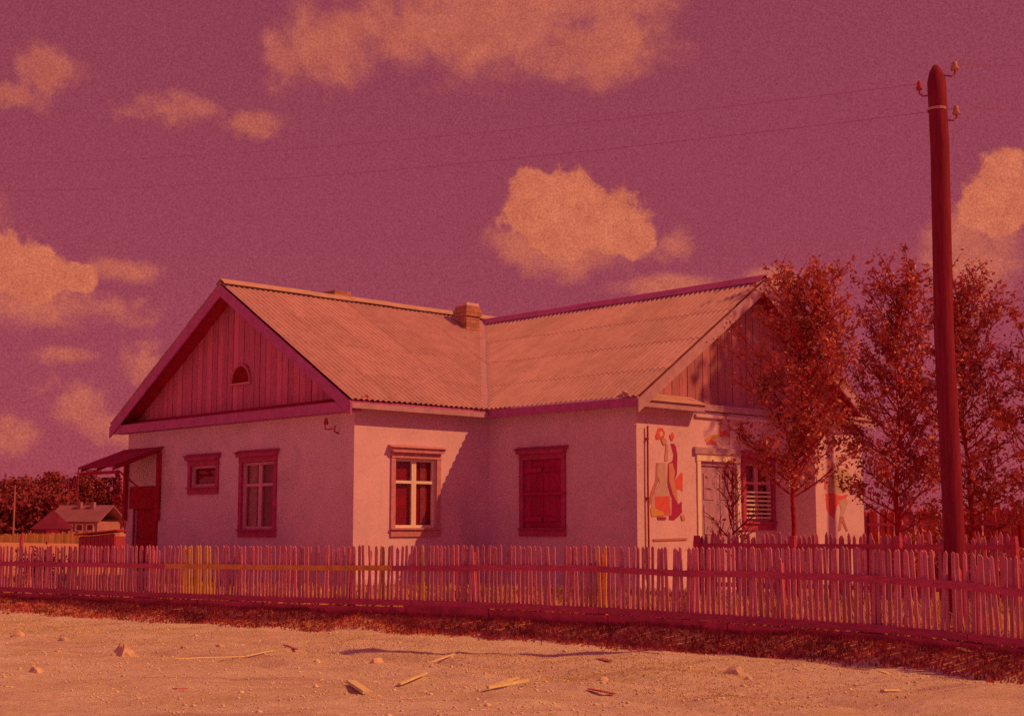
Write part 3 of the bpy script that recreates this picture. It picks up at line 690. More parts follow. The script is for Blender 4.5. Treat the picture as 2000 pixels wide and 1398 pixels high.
hk = MB(); hk.tube([(0.0, 0.50, 2.96), (-0.10, 0.50, 3.0), (-0.12, 0.44, 3.1)], 0.016, 6).build('wall_hook', IRON, H)

# --- chimneys of coursed brick
def chimney(cx_, cy_, w, z0, z1):
    ch = empty('chimney', (0, 0, 0), 0, H); rows = int((z1 - z0) / 0.085); bl = MB().box(0, 1, 0, 1, 0, 1)
    box('mortar_core', PLASTER, ch, cx_ - w / 2 + 0.012, cx_ + w / 2 - 0.012, cy_ - w / 2 + 0.012, cy_ + w / 2 - 0.012, z0, z1 - 0.02)
    for r in range(rows):
        z = z0 + r * 0.085; ex = 0.035 if r in (rows - 2, rows - 3) else 0.0; hw = w / 2 + ex; half = hw
        for side in range(4):
            segs = [(-half, -0.004), (0.004, half - 0.125)] if (r + side) % 2 else [(-half, -half + 0.12), (-half + 0.128, half - 0.125)]
            for a, b in segs:
                dd = (-hw, -hw + 0.12)
                if side == 0: q_ = (cx_ + a, cx_ + b, cy_ + dd[0], cy_ + dd[1])
                elif side == 1: q_ = (cx_ - dd[1], cx_ - dd[0], cy_ + a, cy_ + b)
                elif side == 2: q_ = (cx_ - b, cx_ - a, cy_ - dd[1], cy_ - dd[0])
                else: q_ = (cx_ + dd[0], cx_ + dd[1], cy_ - b, cy_ - a)
                o = link('brick', BRICKME, None, ch); o.location = (q_[0], q_[2], z); o.scale = (q_[1] - q_[0], q_[3] - q_[2], 0.077)
    return ch
_b = MB().box(0, 1, 0, 1, 0, 1); BRICKME = bpy.data.meshes.new('brick'); BRICKME.from_pydata(_b.v, [], _b.f); BRICKME.update(); BRICKME.materials.append(BRICK)
chimney(6.10, 3.66, 0.42, 5.50, 6.52)
chimney(3.35, 5.15, 0.46, 5.55, 6.66)

# --- side porch: canopy on wall brackets over the dark door
pc = empty('porch_canopy', (0, 0, 0), 0, H)
cz0, cz1, cx1 = 2.98, 2.52, -1.18; cy0, cy1 = 6.98, 8.72
w_ = cy1 - cy0; sl_ = math.hypot(cx1, cz0 - cz1); nn = 14; v = []; f = []
for layer in (0, -0.01):
    for r, (xx, zz) in enumerate(((0.0, cz0), (cx1, cz1))):
        for k in range(nn * 6 + 1): v.append((xx, cy0 + w_ * k / (nn * 6), zz + 0.02 * math.cos(2 * math.pi * k / 6) + layer))
n_ = nn * 6 + 1
for k in range(n_ - 1): f += [(k, k + 1, n_ + k + 1, n_ + k), (2 * n_ + k + 1, 2 * n_ + k, 3 * n_ + k, 3 * n_ + k + 1), (k + 1, k, 2 * n_ + k, 2 * n_ + k + 1), (n_ + k, n_ + k + 1, 3 * n_ + k + 1, 3 * n_ + k)]
pyd('canopy_sheet', v, f, mat('canopy_sheet', (0.44, 0.04, 0.14), 0.8, 0.2, 4), pc)
for yy in (7.12, 7.85, 8.58): MB().prism([(0, yy, cz0 - 0.03), (cx1 + 0.03, yy, cz1 - 0.03), (cx1 + 0.03, yy, cz1 - 0.09), (0, yy, cz0 - 0.10)], (0, 0.05, 0)).build('rafter', SOFFIT, pc)
box('purlin', SOFFIT, pc, cx1 + 0.04, cx1 + 0.10, cy0 + 0.02, cy1 - 0.02, cz1 - 0.16, cz1 - 0.092)
for yy in (7.06, 8.54):
    box('bracket_post', SOFFIT, pc, -0.09, -0.002, yy, yy + 0.09, 1.35, cz0 - 0.12)
    MB().tube([(-0.05, yy + 0.05, 1.72), (cx1 + 0.16, yy + 0.05, cz1 - 0.10)], 0.02, 6).build('brace', SOFFIT, pc)
dr = empty('side_door', (0, 0, 0), 0, H)
for i in range(6): box('door_board', DARKDOOR, dr, 0.04, 0.085 + random.uniform(0, .006), door1[0] + 0.02 + i * 0.155, door1[0] + 0.17 + i * 0.155, -0.1, door1[3] - 0.03)
box('transom_board', DARKDOOR, dr, -0.045, -0.002, door1[0] - 0.16, door1[1] + 0.22, 1.62, 2.12)
box('door_jamb', DARKDOOR, dr, -0.03, -0.001, door1[0] - 0.06, door1[0] + 0.0, -0.1, 1.615); box('door_jamb', DARKDOOR, dr, -0.03, -0.001, door1[1], door1[1] + 0.06, -0.1, 1.615)
box('door_handle', IRON, dr, 0.0, 0.04, door1[0] + 0.1, door1[0] + 0.13, 0.95, 1.08)

# ------------------------------------------------------------------ front picket fence
def fence_path(step_px=None):
    P = [np.array([p[0], p[1]]) for p in FPT]; cum = [0]
    for a, b in zip(P[:-1], P[1:]): cum.append(cum[-1] + float(np.linalg.norm(b - a)))
    return P, cum
FPP, FC = fence_path()
# smooth the path a little with a spline through the points
def fpos(s):
    s = min(max(s, 0), FC[-1] - 1e-6); i = max(k for k in range(len(FC)) if FC[k] <= s); i = min(i, len(FPP) - 2); t = (s - FC[i]) / (FC[i + 1] - FC[i])
    a, b = FPP[i], FPP[i + 1]; ta = (FPP[i + 1] - FPP[max(i - 1, 0)]); tb = (FPP[min(i + 2, len(FPP) - 1)] - FPP[i])
    L = np.linalg.norm(b - a); ta = ta / np.linalg.norm(ta) * L; tb = tb / np.linalg.norm(tb) * L
    p = (2 * t**3 - 3 * t**2 + 1) * a + (t**3 - 2 * t**2 + t) * ta + (-2 * t**3 + 3 * t**2) * b + (t**3 - t**2) * tb
    return p
def fdir(s): d_ = fpos(s + 0.05) - fpos(s - 0.05); return d_ / np.linalg.norm(d_)
def px_of(p): return 1000 + 2800 * p[0] / p[1]
def s_of_px(px):
    lo, hi = 0, FC[-1]
    for _ in range(50):
        m_ = (lo + hi) / 2
        if px_of(fpos(m_)) < px: lo = m_
        else: hi = m_
    return lo
FTOP = [(0, 1.32), (300, 1.34), (700, 1.37), (1000, 1.39), (1200, 1.39), (1450, 1.395), (1600, 1.40), (1800, 1.385), (1950, 1.32), (2300, 1.25)]
FRAIL = [(0, 0.96), (330, 0.965), (680, 1.00), (900, 1.03), (1160, 1.06), (1340, 1.02), (1640, 1.04), (1850, 0.985), (1950, 0.93), (2300, 0.85)]
FBOT = [(0, 0.46), (300, 0.44), (600, 0.46), (900, 0.48), (1200, 0.48), (1450, 0.45), (1600, 0.44), (1800, 0.43), (1950, 0.40), (2300, 0.36)]
def interp(tab, px): return float(np.interp(px, [a for a, b in tab], [b for a, b in tab]))
fence = empty('picket_fence', (float(fpos(FC[-1] / 2)[0]), float(fpos(FC[-1] / 2)[1]), 0.3))
tag(fence, 'long weathered picket fence on a plank plinth along the dirt street', 'fence')
FO = Vector(fence.location)
def picket_mesh(w, h, t, tip):
    m_ = MB(); m_.prism([(-w / 2, 0, 0), (w / 2, 0, 0), (w / 2, 0, h - tip), (0.0, 0, h), (-w / 2, 0, h - tip)], (0, t, 0)); me = bpy.data.meshes.new('picket'); me.from_pydata(m_.v, [], m_.f); me.update(); return me
PKM = [picket_mesh(w, 1.0, 0.016, tp) for w, tp in ((0.046, .035), (0.049, .025), (0.053, .04), (0.042, .03), (0.047, .015), (0.050, .035))]
for me in PKM: me.materials.append(PICKET)
PKN = [me.copy() for me in PKM]
for me in PKN: me.materials.clear(); me.materials.append(PICKET_NEW)
s = s_of_px(-90); s_end = s_of_px(2120); np_ = 0
while s < s_end:
    p = fpos(s); px = px_of(p); d_ = fdir(s); nrmv = np.array([d_[1], -d_[0]])      # road side
    if nrmv @ (-p) < 0: nrmv = -nrmv
    top = interp(FTOP, px) + random.gauss(0, 0.009) - (random.uniform(.04, .16) if random.random() < .02 else 0); bot = interp(FBOT, px) - 0.06 + random.uniform(-.02, .02)
    new = 357 < px < 426 or 826 < px < 835 or 741 < px < 748 or 1168 < px < 1180
    if not (random.random() < 0.012 and not new):
        o = link('picket', random.choice(PKN if new else PKM), None, fence)
        ang = math.atan2(d_[1], d_[0])
        o.location = Vector((p[0] - nrmv[0] * 0.02, p[1] - nrmv[1] * 0.02, bot)) - FO; o.scale = (random.uniform(.9, 1.12), 1, top - bot)
        o.rotation_euler = (random.gauss(0, 0.014), random.gauss(0, 0.022 if random.random() < .93 else 0.07), ang); np_ += 1
    s += 0.0875 + random.gauss(0, 0.006)
def rail_piece(name, s0, s1, zfun, hgt, t, off, material, n=8):
    v = []; f = []
    for i in range(n + 1):
        ss = s0 + (s1 - s0) * i / n; p = fpos(ss); d_ = fdir(ss); nr = np.array([d_[1], -d_[0]])
        if nr @ (-p) < 0: nr = -nr
        z = zfun(px_of(p))
        for oo, zz in ((off, 0), (off + t, 0), (off + t, hgt), (off, hgt)): v.append((p[0] + nr[0] * oo - FO.x, p[1] + nr[1] * oo - FO.y, z + zz - FO.z))
    for i in range(n):
        for j in range(4): f.append((i * 4 + j, i * 4 + (j + 1) % 4, i * 4 + 4 + (j + 1) % 4, i * 4 + 4 + j))
    f += [(0, 1, 2, 3), tuple(n * 4 + j for j in range(4))[::-1]]
    o = MB(); o.v = v; o.f = f; return o.build(name, material, fence)
cuts = [-90, 138, 332, 768, 930, 1165, 1345, 1512, 1690, 1860, 2120]
for a, b in zip(cuts[:-1], cuts[1:]):
    tl = random.uniform(-.012, .012)
    rail_piece('rail', s_of_px(a) - 0.06, s_of_px(b) + 0.03, lambda px: interp(FRAIL, px) + tl - 0.04, 0.085, 0.04, 0.004 + random.uniform(0, .004), RAIL_NEW if a == 332 else RAIL)
cuts = [-90, 200, 520, 810, 1170, 1530, 1880, 2120]
for a, b in zip(cuts[:-1], cuts[1:]):
    rail_piece('rail', s_of_px(a) + 0.01, s_of_px(b), lambda px: interp(FBOT, px) - 0.055, 0.09, 0.045, 0.004 + random.uniform(0, .005), RAIL)
cuts = [-90, 90, 400, 525, 800, 960, 1190, 1420, 1640, 1870, 2120]
for a, b in zip(cuts[:-1], cuts[1:]):
    dz_ = random.uniform(-.02, .01)
    rail_piece('plinth_plank', s_of_px(a) + 0.012, s_of_px(b) - 0.012, lambda px: interp(FBOT, px) - 0.25 + dz_, 0.185, 0.05, 0.012 + random.uniform(-.01, .015), PLINTH, 6)
for px in (-60, 5, 143, 296, 465, 681, 920, 1166, 1338, 1512, 1690, 1850, 1886, 2040):
    ss = s_of_px(px); p = fpos(ss); d_ = fdir(ss); z1_ = interp(FTOP, px) - random.uniform(0.10, 0.26); w_ = random.uniform(0.045, 0.06)
    m_ = MB(); m_.tube([(0, 0, 0.0), (0, 0, 0.6), (random.uniform(-.015, .015), 0, z1_ - 0.2), (random.uniform(-.02, .02), 0, z1_ - 0.16)], [w_ * 1.08, w_, w_ * 0.95, w_ * 0.6], 9)
    nr = np.array([d_[1], -d_[0]]); nr = -nr if nr @ (-p) < 0 else nr
    o = m_.build('post', RAIL, fence, Vector((p[0] - nr[0] * 0.10, p[1] - nr[1] * 0.10, 0.2)) - FO, smooth=True)

# ------------------------------------------------------------------ inner fence and board fence behind it
def low_fence(name, label, A0, A1, n, hgt, pw, material, rail_z, zb_=0.46):
    A0, A1 = Vector(A0), Vector(A1); mid_ = (A0 + A1) / 2; e = empty(name, (mid_.x, mid_.y, zb_)); tag(e, label, 'fence', 'fences of the yard')
    d_ = (A1 - A0); L = d_.length; d_.normalize(); ang = math.atan2(d_.y, d_.x)
    me = picket_mesh(pw, 1.0, 0.02, 0.05); me.materials.append(material)
    for i in range(n):
        p = A0 + d_ * (L * (i + .5) / n); o = link('picket', me, None, e); o.location = Vector((p.x, p.y, zb_)) - Vector(e.location); o.scale = (random.uniform(.85, 1.15), 1, hgt + random.gauss(0, 0.03)); o.rotation_euler = (random.gauss(0, .02), random.gauss(0, .025), ang)
    for z in rail_z:
        m_ = MB().box(-L / 2, L / 2, -0.045, -0.004, z - 0.035, z + 0.035); o = m_.build('rail', RAIL, e); o.rotation_euler = (0, 0, ang)
    k = max(2, round(L / 1.9))
    for i in range(k + 1):
        p = A0 + d_ * (L * i / k); m_ = MB(); m_.tube([(0, 0, -0.3), (0, 0, hgt - 0.12), (0, 0, hgt - 0.02)], [0.07, 0.065, 0.05], 8); o = m_.build('post', RAIL, e); o.location = (p.x - mid_.x + d_.y * 0.06, p.y - mid_.y - d_.x * 0.06, 0)
    return e
def gpt(px, Y): return ((px - 1000) / 2800 * Y, Y, 0)
low_fence('picket_fence', 'low inner picket fence between the street fence and the shop entrance', gpt(1362, 23.6), gpt(1975, 20.6), 62, 1.10, 0.05, PICKET, (0.92, 0.3))
low_fence('board_fence', 'tall dark close-boarded fence beside the trees', gpt(1690, 33.0), gpt(2080, 26.5), 66, 1.62, 0.125, mat('dark_fence_board', (0.52, 0.06, 0.10), 0.9, 0.3, 8, 0.3, rnd=0.25), (1.3, 0.4))

# ------------------------------------------------------------------ utility pole, insulators, wires
def pole():
    P0 = Vector((5.40, 17.7, 0.42)); e = empty('utility_pole', P0); tag(e, 'tall thick wooden utility pole standing behind the picket fence', 'pole')
    top = 7.50 - P0.z; m_ = MB(); hs = [-0.4, 0, 1.2, 2.4, 3.6, 4.8, 6.0, top - 0.22, top - 0.09, top]; rr = [0.135, 0.132, 0.127, 0.124, 0.120, 0.118, 0.117, 0.116, 0.085, 0.03]
    m_.tube([(0.015 * math.sin(h * 1.3), 0.01 * math.cos(h * 1.7), h) for h in hs], rr, 16); m_.build('shaft', POLEWOOD, e, smooth=True)
    for z in (top - 0.60, ):
        m_ = MB(); m_.tube([(0, 0, z), (0, 0, z + 0.035)], [0.124, 0.124], 16, False); m_.build('wire_band', INSULATOR, e)
    pts = []
    for sx, z, r in ((0.13, top - 0.02, 0.05), (-0.13, top - 0.28, 0.035), (0.13, top - 0.60, 0.045)):
        k = 1 if sx > 0 else -1
        hk = MB(); hk.tube([(sx * 0.6, -0.02, z - 0.12), (sx + k * 0.06, -0.04, z - 0.14), (sx + k * 0.10, -0.04, z - 0.10), (sx + k * 0.10, -0.04, z - 0.03)], 0.011, 6); h_ = hk.build('hook', IRON, e)
        MB().tube([(sx + k * 0.10, -0.04, z - 0.06), (sx + k * 0.10, -0.04, z - 0.03), (sx + k * 0.10, -0.04, z + 0.01), (sx + k * 0.10, -0.04, z + 0.03), (sx + k * 0.10, -0.04, z + 0.06)], [r, r * 1.1, r * .7, r * .8, r * .4], 10).build('insulator', INSULATOR if r != 0.035 else IRON, h_, smooth=True)
        pts.append(P0 + Vector((sx + k * 0.10, -0.04, z + 0.02)))
    return pts
PI_ = pole()
def wire(a, b, sag, label, r=0.006):
    a, b = Vector(a), Vector(b); mid_ = (a + b) / 2
    pts = [a + (b - a) * t - Vector((0, 0, 4 * sag * t * (1 - t))) - a for t in np.linspace(0, 1, 40)]
    o = MB().tube(pts, r, 5).build('overhead_wire', WIRE); o.location = a; tag(o, label, 'wire', 'overhead wires')
wire(PI_[1], at_depth(-700, 262, 62), 1.2, 'upper overhead wire running from the pole across the sky beyond the house', 0.0028)
wire(PI_[2], at_depth(-700, 312, 58), 1.2, 'lower overhead wire running from the pole across the sky beyond the house', 0.0032)
wire(PI_[0], at_depth(2900, 40, 22), 0.25, 'overhead wire leaving the pole top away from the house', 0.0022)
wire(PI_[2] + Vector((0.0, 0, 0.02)), at_depth(2900, 150, 22), 0.25, 'overhead wire leaving the lower insulator away from the house', 0.0022)
wire(PI_[1] + Vector((0, 0, -0.02)), HOUSE_AT + U2 * -0.19 + U1 * 0.64 + Vector((0, 0, 3.24)), 0.5, 'thin service wire from the pole to the hook on the shaded wall', 0.0014)

# ------------------------------------------------------------------ trees
def leaf_mesh(name, C, size, material, parent, flat=0.0):
    """one mesh of folded leaves at points C (n,3), in the parent's coordinates"""
    n = len(C); r1 = rng.normal(size=(n, 3)); r1[:, 2] *= 1 - flat; r1 /= np.linalg.norm(r1, axis=1)[:, None]; r2 = rng.normal(size=(n, 3)); r2 -= (r1 * r2).sum(1)[:, None] * r1; r2 /= np.linalg.norm(r2, axis=1)[:, None]; r3 = np.cross(r1, r2)
    sz = size * rng.lognormal(-0.08, 0.32, n)[:, None]
    Vv = np.stack([C - r1 * sz, C + r2 * sz * .55 + r3 * sz * .18, C + r1 * sz, C - r2 * sz * .55 + r3 * sz * .18], 1).reshape(-1, 3)
    idx = np.arange(n) * 4; Ff = np.stack([idx, idx + 1, idx + 2, idx, idx + 2, idx + 3], 1).reshape(-1, 3)
    me = bpy.data.meshes.new(name); me.vertices.add(len(Vv)); me.vertices.foreach_set('co', Vv.ravel()); me.loops.add(Ff.size); me.loops.foreach_set('vertex_index', Ff.ravel())
    me.polygons.add(len(Ff)); me.polygons.foreach_set('loop_start', np.arange(0, Ff.size, 3)); me.update(calc_edges=True)
    return link(name, me, material, parent)
def young_tree(px, Y, top_z, width, crown_from, nleaf, label, lm=LEAF, size=0.05, seed=1, nb=34, trunk_r=0.065, lean=0.0):
    R = random.Random(seed); x = (px - 1000) / 2800 * Y; z0 = hz(x, Y) if fence_dist(np.array([x]), np.array([Y]))[0] < 0 else 0.5
    e = empty('young_tree', (x, Y, z0)); tag(e, label, 'tree', 'young leafy trees beside the shop')
    Ht = top_z - z0; wood = MB(); tw = []
    path = []; ax = ay = 0.0
    for i in range(13):
        t = i / 12; path.append(Vector((ax + lean * max(0, t - 0.25) / 0.75, ay, Ht * 0.93 * t))); ax += R.uniform(-.05, .05); ay += R.uniform(-.05, .05)
    wood.tube([path[0] - Vector((0, 0, 0.2))] + path, [trunk_r * 1.25] + [trunk_r * (1 - 0.88 * i / 12) for i in range(13)], 8)
    wood.build('trunk', BARK, e, smooth=True)
    br = MB(); c0 = crown_from - z0
    def along(t): i = min(int(t * 12), 11); return path[i].lerp(path[i + 1], t * 12 - i)
    for k in range(nb):
        h = (c0 + (Ht * 0.90 - c0) * (k + R.random()) / nb); t = h / (Ht * 0.93); p = along(min(t, .999)); rel = (h - c0) / (Ht - c0)
        az = k * 2.399 + R.uniform(-.5, .5); el = math.radians(R.uniform(8, 34) + 38 * rel)
        env = width / 2 * min(1, 0.72 + rel) * (1 - rel ** 1.6 * 0.85)
        L = env / max(0.35, math.cos(el)) * R.uniform(.65, 1.1); L = min(L, (Ht - h) * 1.05 + 0.15)
        dv = Vector((math.cos(az) * math.cos(el), math.sin(az) * math.cos(el), math.sin(el))); pts = [p]
        for j in range(1, 6):
            dv = (dv + Vector((R.uniform(-.12, .12), R.uniform(-.12, .12), 0.07))).normalized(); pts.append(pts[-1] + dv * L / 5)
        br.tube(pts, [0.020 * (1 - .16 * j) for j in range(6)], 5)
        for j in range(1, 6):
            for q_ in range(2):
                a2 = R.uniform(0, 6.28); d2 = (dv + Vector((math.cos(a2), math.sin(a2), R.uniform(-.3, .6))) * 0.9).normalized(); l2 = R.uniform(.18, .42) * (0.6 + L * .4)
                e2 = pts[j] + d2 * l2; br.tube([pts[j], pts[j] + d2 * l2 * .5 + Vector((0, 0, .02)), e2], [0.008, 0.006, 0.003], 4, False); tw.append((pts[j], e2))
        tw.append((pts[3], pts[5]))
    # leading shoot
    for q_ in range(7):
        t = 0.72 + 0.27 * q_ / 7; p = along(t); a2 = R.uniform(0, 6.28); tw.append((p, p + Vector((math.cos(a2) * .16, math.sin(a2) * .16, 0.34))))
    tw.append((path[-2], path[-1] + Vector((0, 0, Ht * 0.07))))
    br.build('branches', BARK, e)
    a = np.array([tuple(p) for p, q_ in tw]); b = np.array([tuple(q_) for p, q_ in tw]); wt = rng.gamma(0.9, 1.0, len(tw)); i = rng.choice(len(tw), nleaf, p=wt / wt.sum()); t = rng.beta(2.2, 1.1, nleaf)[:, None] * 1.08
    C = a[i] * (1 - t) + b[i] * t + rng.normal(scale=0.06, size=(nleaf, 3))
    o = leaf_mesh('crown', C, size, lm, e)
    return e
young_tree(1550, 23.0, 5.6, 2.7, 2.1, 10500, 'broad leafy tree whose bare trunk stands before the shop window', LEAF, 0.037, 3, 60, 0.05, 0.35)
young_tree(1745, 23.6, 6.0, 2.5, 1.6, 9000, 'slim pointed tree standing between the shop and the utility pole', LEAF2, 0.037, 5, 56, 0.06, 0.1)
young_tree(1890, 24.0, 5.85, 2.5, 1.45, 9000, 'bushy tree with upright shoots beyond the utility pole', LEAF2, 0.037, 11, 56, 0.055)
young_tree(2050, 23.5, 5.3, 2.6, 1.4, 6500, 'leafy tree at the far end of the inner fence', LEAF, 0.038, 17, 46, 0.055)
young_tree(1425, 24.9, 2.75, 1.1, 0.9, 240, 'thin sapling with few leaves in front of the entrance door', LEAF, 0.034, 23, 13, 0.016)
# a tall poplar added out of view, its high crown shaped to shade the right gable
def poplar():
    e = empty('added_shade_poplar', (13.35, 27.3, 0.5)); tag(e, 'tall poplar added out of view, its high crown shaped to shade the right gable', 'tree')
    MB().tube([(0, 0, -0.2), (0.05, 0, 4), (0, 0.05, 8), (0, 0, 13.2)], [0.22, 0.18, 0.12, 0.03], 9).build('trunk', BARK, e, smooth=True)
    br = MB(); R = random.Random(4); C = []
    for k in range(46):
        z = R.uniform(9.7, 12.0); a = R.uniform(0, 6.28); l = 1.15 * math.sin(math.pi * (z - 9.2) / 3.3) + .25; tip = Vector((math.cos(a) * l, math.sin(a) * l, z + l * .5 + .3)); st = Vector((0, 0, z))
        br.tube([st, st.lerp(tip, .5), tip], [0.05, 0.03, 0.01], 5)
        for t in np.linspace(.2, 1.05, 8): C.append(tuple(st.lerp(tip, t)))
    br.build('branches', BARK, e); C = np.array(C); leaf_mesh('crown', C[rng.integers(0, len(C), 9000)] + rng.normal(scale=.24, size=(9000, 3)), 0.10, LEAF, e)
poplar()
# shrubs under the trees
def shrub(px, Y, w, h, n, label, material=LEAF, seed=2):
    R = random.Random(seed); x = (px - 1000) / 2800 * Y; e = empty('shrub', (x, Y, 0.45)); tag(e, label, 'shrub', 'shrubs in the yard'); st = MB(); tips = []
    for k in range(16):
        a = R.uniform(0, 6.28); d_ = Vector((math.cos(a) * w * .5 * R.uniform(.2, 1), math.sin(a) * w * .5 * R.uniform(.2, 1), h * R.uniform(.6, 1))); st.tube([(0, 0, -0.05), d_ * .5 + Vector((0, 0, .08)), d_], [0.014, 0.009, 0.004], 5); tips.append(d_)
    st.build('stems', BARK, e); T = np.array([tuple(d_) for d_ in tips]); i = rng.integers(0, 16, n); t = rng.uniform(.25, 1.05, n)[:, None]
    leaf_mesh('foliage', T[i] * t + rng.normal(scale=.09, size=(n, 3)), 0.055, material, e)
shrub(1930, 22.6, 1.1, 1.0, 700, 'round leafy bush against the inner fence beyond the pole', LEAF, 3)
shrub(2040, 21.0, 1.2, 0.9, 700, 'second leafy bush at the end of the inner fence', LEAF2, 4)
shrub(1770, 27.4, 1.0, 0.9, 600, 'dark bush at the foot of the slim pointed tree', LEAF2, 5)
shrub(1835, 29.0, 1.6, 1.5, 1200, 'tall dark bush in front of the close-boarded fence', LEAF2, 6)
shrub(90, 31.5, 1.2, 0.75, 500, 'low weedy bush behind the old end of the fence', LEAF, 7)

# ------------------------------------------------------------------ far village on the left
def far_tree(px, Y, h, w, pine, label, seed):
    R = np.random.default_rng(seed); x = (px - 1000) / 2800 * Y; z = hz(x, Y); e = empty('far_tree', (x, Y, z)); tag(e, label, 'tree', 'trees at the edge of the village')
    MB().tube([(0, 0, -0.3), (0.1, 0, h * .5), (0, 0, h * .9)], [0.28, 0.2, 0.06], 6).build('trunk', BARK, e)
    n = 2000
    if pine:
        t = R.uniform(0.1, 1, n); r = w / 2 * (1 - t) ** .7 * np.sqrt(R.uniform(.05, 1, n)); a = R.uniform(0, 6.28, n); C = np.stack([r * np.cos(a), r * np.sin(a), h * t], 1)
    else:
        k = 14; cc = R.normal(size=(k, 3)) * np.array([w * .22, w * .22, h * .17]) + np.array([0, 0, h * .60]); C = cc[R.integers(0, k, n)] + R.normal(size=(n, 3)) * w * .11; C[:, 2] = np.clip(C[:, 2], h * .06, h)
        low = R.normal(size=(300, 3)) * np.array([w * .28, w * .28, 0.5]) + np.array([0, 0, h * .22]); C = np.vstack([C, low])
    leaf_mesh('crown', C, 0.34 if not pine else 0.30, FARPINE if pine else FARLEAF, e)
spec = [(-90, 240, 9.5, 9, 0), (-40, 225, 9.0, 8, 0), (12, 235, 9.4, 9, 0), (48, 215, 8.0, 8, 0), (82, 250, 10.6, 8, 0), (96, 255, 10.4, 8, 0), (118, 230, 7.2, 7, 0), (126, 262, 10.3, 3.2, 1),
        (148, 270, 10.6, 4.0, 1), (162, 275, 12.4, 6, 0), (180, 280, 10.4, 5, 0), (196, 285, 12.2, 6, 0), (215, 290, 11.0, 6, 0), (232, 280, 12.2, 4.0, 1), (250, 285, 10.0, 6, 0), (275, 290, 10, 7, 0), (28, 195, 5.2, 7, 0), (72, 190, 5.0, 7, 0), (-20, 190, 5.4, 8, 0)]
NB = {82: 'tall round-headed tree rising highest over the leafy part of the far line', 96: 'round tree crowding the tall round-headed one in the far line', 162: 'full leafy tree right behind the far house roof beside a conifer', 196: 'leafy tree behind the second chimney of the far house',
      126: 'slim conifer at the end of the far leafy line before the pines', 148: 'conifer next to the thin pole near the far house', 232: 'pointed conifer seen under the porch canopy brace'}
for i, (px, Y, h, w, pn) in enumerate(spec):
    lab = NB.get(px, 'round leafy tree in the far line behind the village house' if Y > 200 else 'low spreading tree in front of the far treeline')
    far_tree(px, Y, h, w, pn, lab, 100 + i)
# village house
def village_house():
    Y = 150.0; x = (174 - 1000) / 2800 * Y; z = hz(x, Y); e = empty('village_house', (x, Y, z), math.radians(-14)); tag(e, 'far wooden village house with a wide grey roof and two chimneys', 'house')
    w, d_, wh, rh = 5.2, 4.6, 1.7, 1.55
    box('wall', FARWALL, e, -w / 2, w / 2, -d_ / 2, d_ / 2, -0.8, wh)
    for s0 in (-1.8, -0.6, 0.6, 1.8): 
        f_ = box('window', SASH_BRIGHT, e, s0 - 0.45, s0 + 0.45, -d_ / 2 - 0.06, -d_ / 2 - 0.001, 0.7, 1.45); box('pane', FARDARK, f_, s0 - 0.3, s0 + 0.3, -d_ / 2 - 0.08, -d_ / 2 - 0.062, 0.8, 1.35)
    ov = 0.5
    r_ = MB().prism([(-w / 2 - ov, -d_ / 2 - ov, wh - 0.1), (-w / 2 - ov, 0, wh + rh), (-w / 2 - ov, 0, wh + rh + 0.15), (-w / 2 - ov, -d_ / 2 - ov - 0.1, wh)], (w + 2 * ov, 0, 0))
    r_.prism([(-w / 2 - ov, d_ / 2 + ov, wh - 0.1), (-w / 2 - ov, 0.001, wh + rh), (-w / 2 - ov, 0.001, wh + rh + 0.15), (-w / 2 - ov, d_ / 2 + ov + 0.1, wh)], (w + 2 * ov, 0, 0))
    ro_ = r_.build('roof', FARROOF, e)
    MB().prism([(-w / 2 - 0.02, -d_ / 2, wh + 0.0), (-w / 2 - 0.02, d_ / 2, wh + 0.0), (-w / 2 - 0.02, 0, wh + rh - 0.05)], (0.1, 0, 0)).build('gable', FARDARK, e)
    for cx_ in (-0.5, 1.0): box('chimney', FARWALL, ro_, cx_ - 0.22, cx_ + 0.22, -0.75, -0.3, wh + rh - 0.7, wh + rh + 0.45)
    # barn standing across its end
    x2 = (108 - 1000) / 2800 * 140; b = empty('barn', (x2, 140, hz(x2, 140)), math.radians(20)); tag(b, 'dark gabled barn in front of the far village house', 'barn')
    box('wall', FARDARK, b, -1.6, 1.6, -1.8, 1.8, -0.6, 1.1); MB().prism([(-2.0, -2.1, 0.95), (2.0, -2.1, 0.95), (0, -2.1, 2.75)], (0, 4.2, 0)).build('roof', FARDARK, b)
    box('door', CASING, b, -0.6, 0.6, -1.86, -1.802, -0.4, 0.9)
village_house()
# far yellow board fence: every board its own
yf = empty('board_fence', (*gpt(110, 105)[:2], 0.6)); tag(yf, 'distant yellow board fence with uneven boards across the fields', 'fence')
for i in range(120):
    px = -60 + i * 2.42; Y = 118 - i * 0.12; x = (px - 1000) / 2800 * Y; z = hz(x, Y)
    top = float(np.interp(px, [-60, 0, 60, 100, 180, 235], [1.30, 1.25, 1.45, 1.45, 1.62, 1.65])) + random.gauss(0, .05)
    bm_ = MB().box(-0.05, 0.05, -0.02, 0.02, -0.1, top - z); o = bm_.build('board', FARYELLOW, yf, Vector((x, Y, z)) - Vector(yf.location))
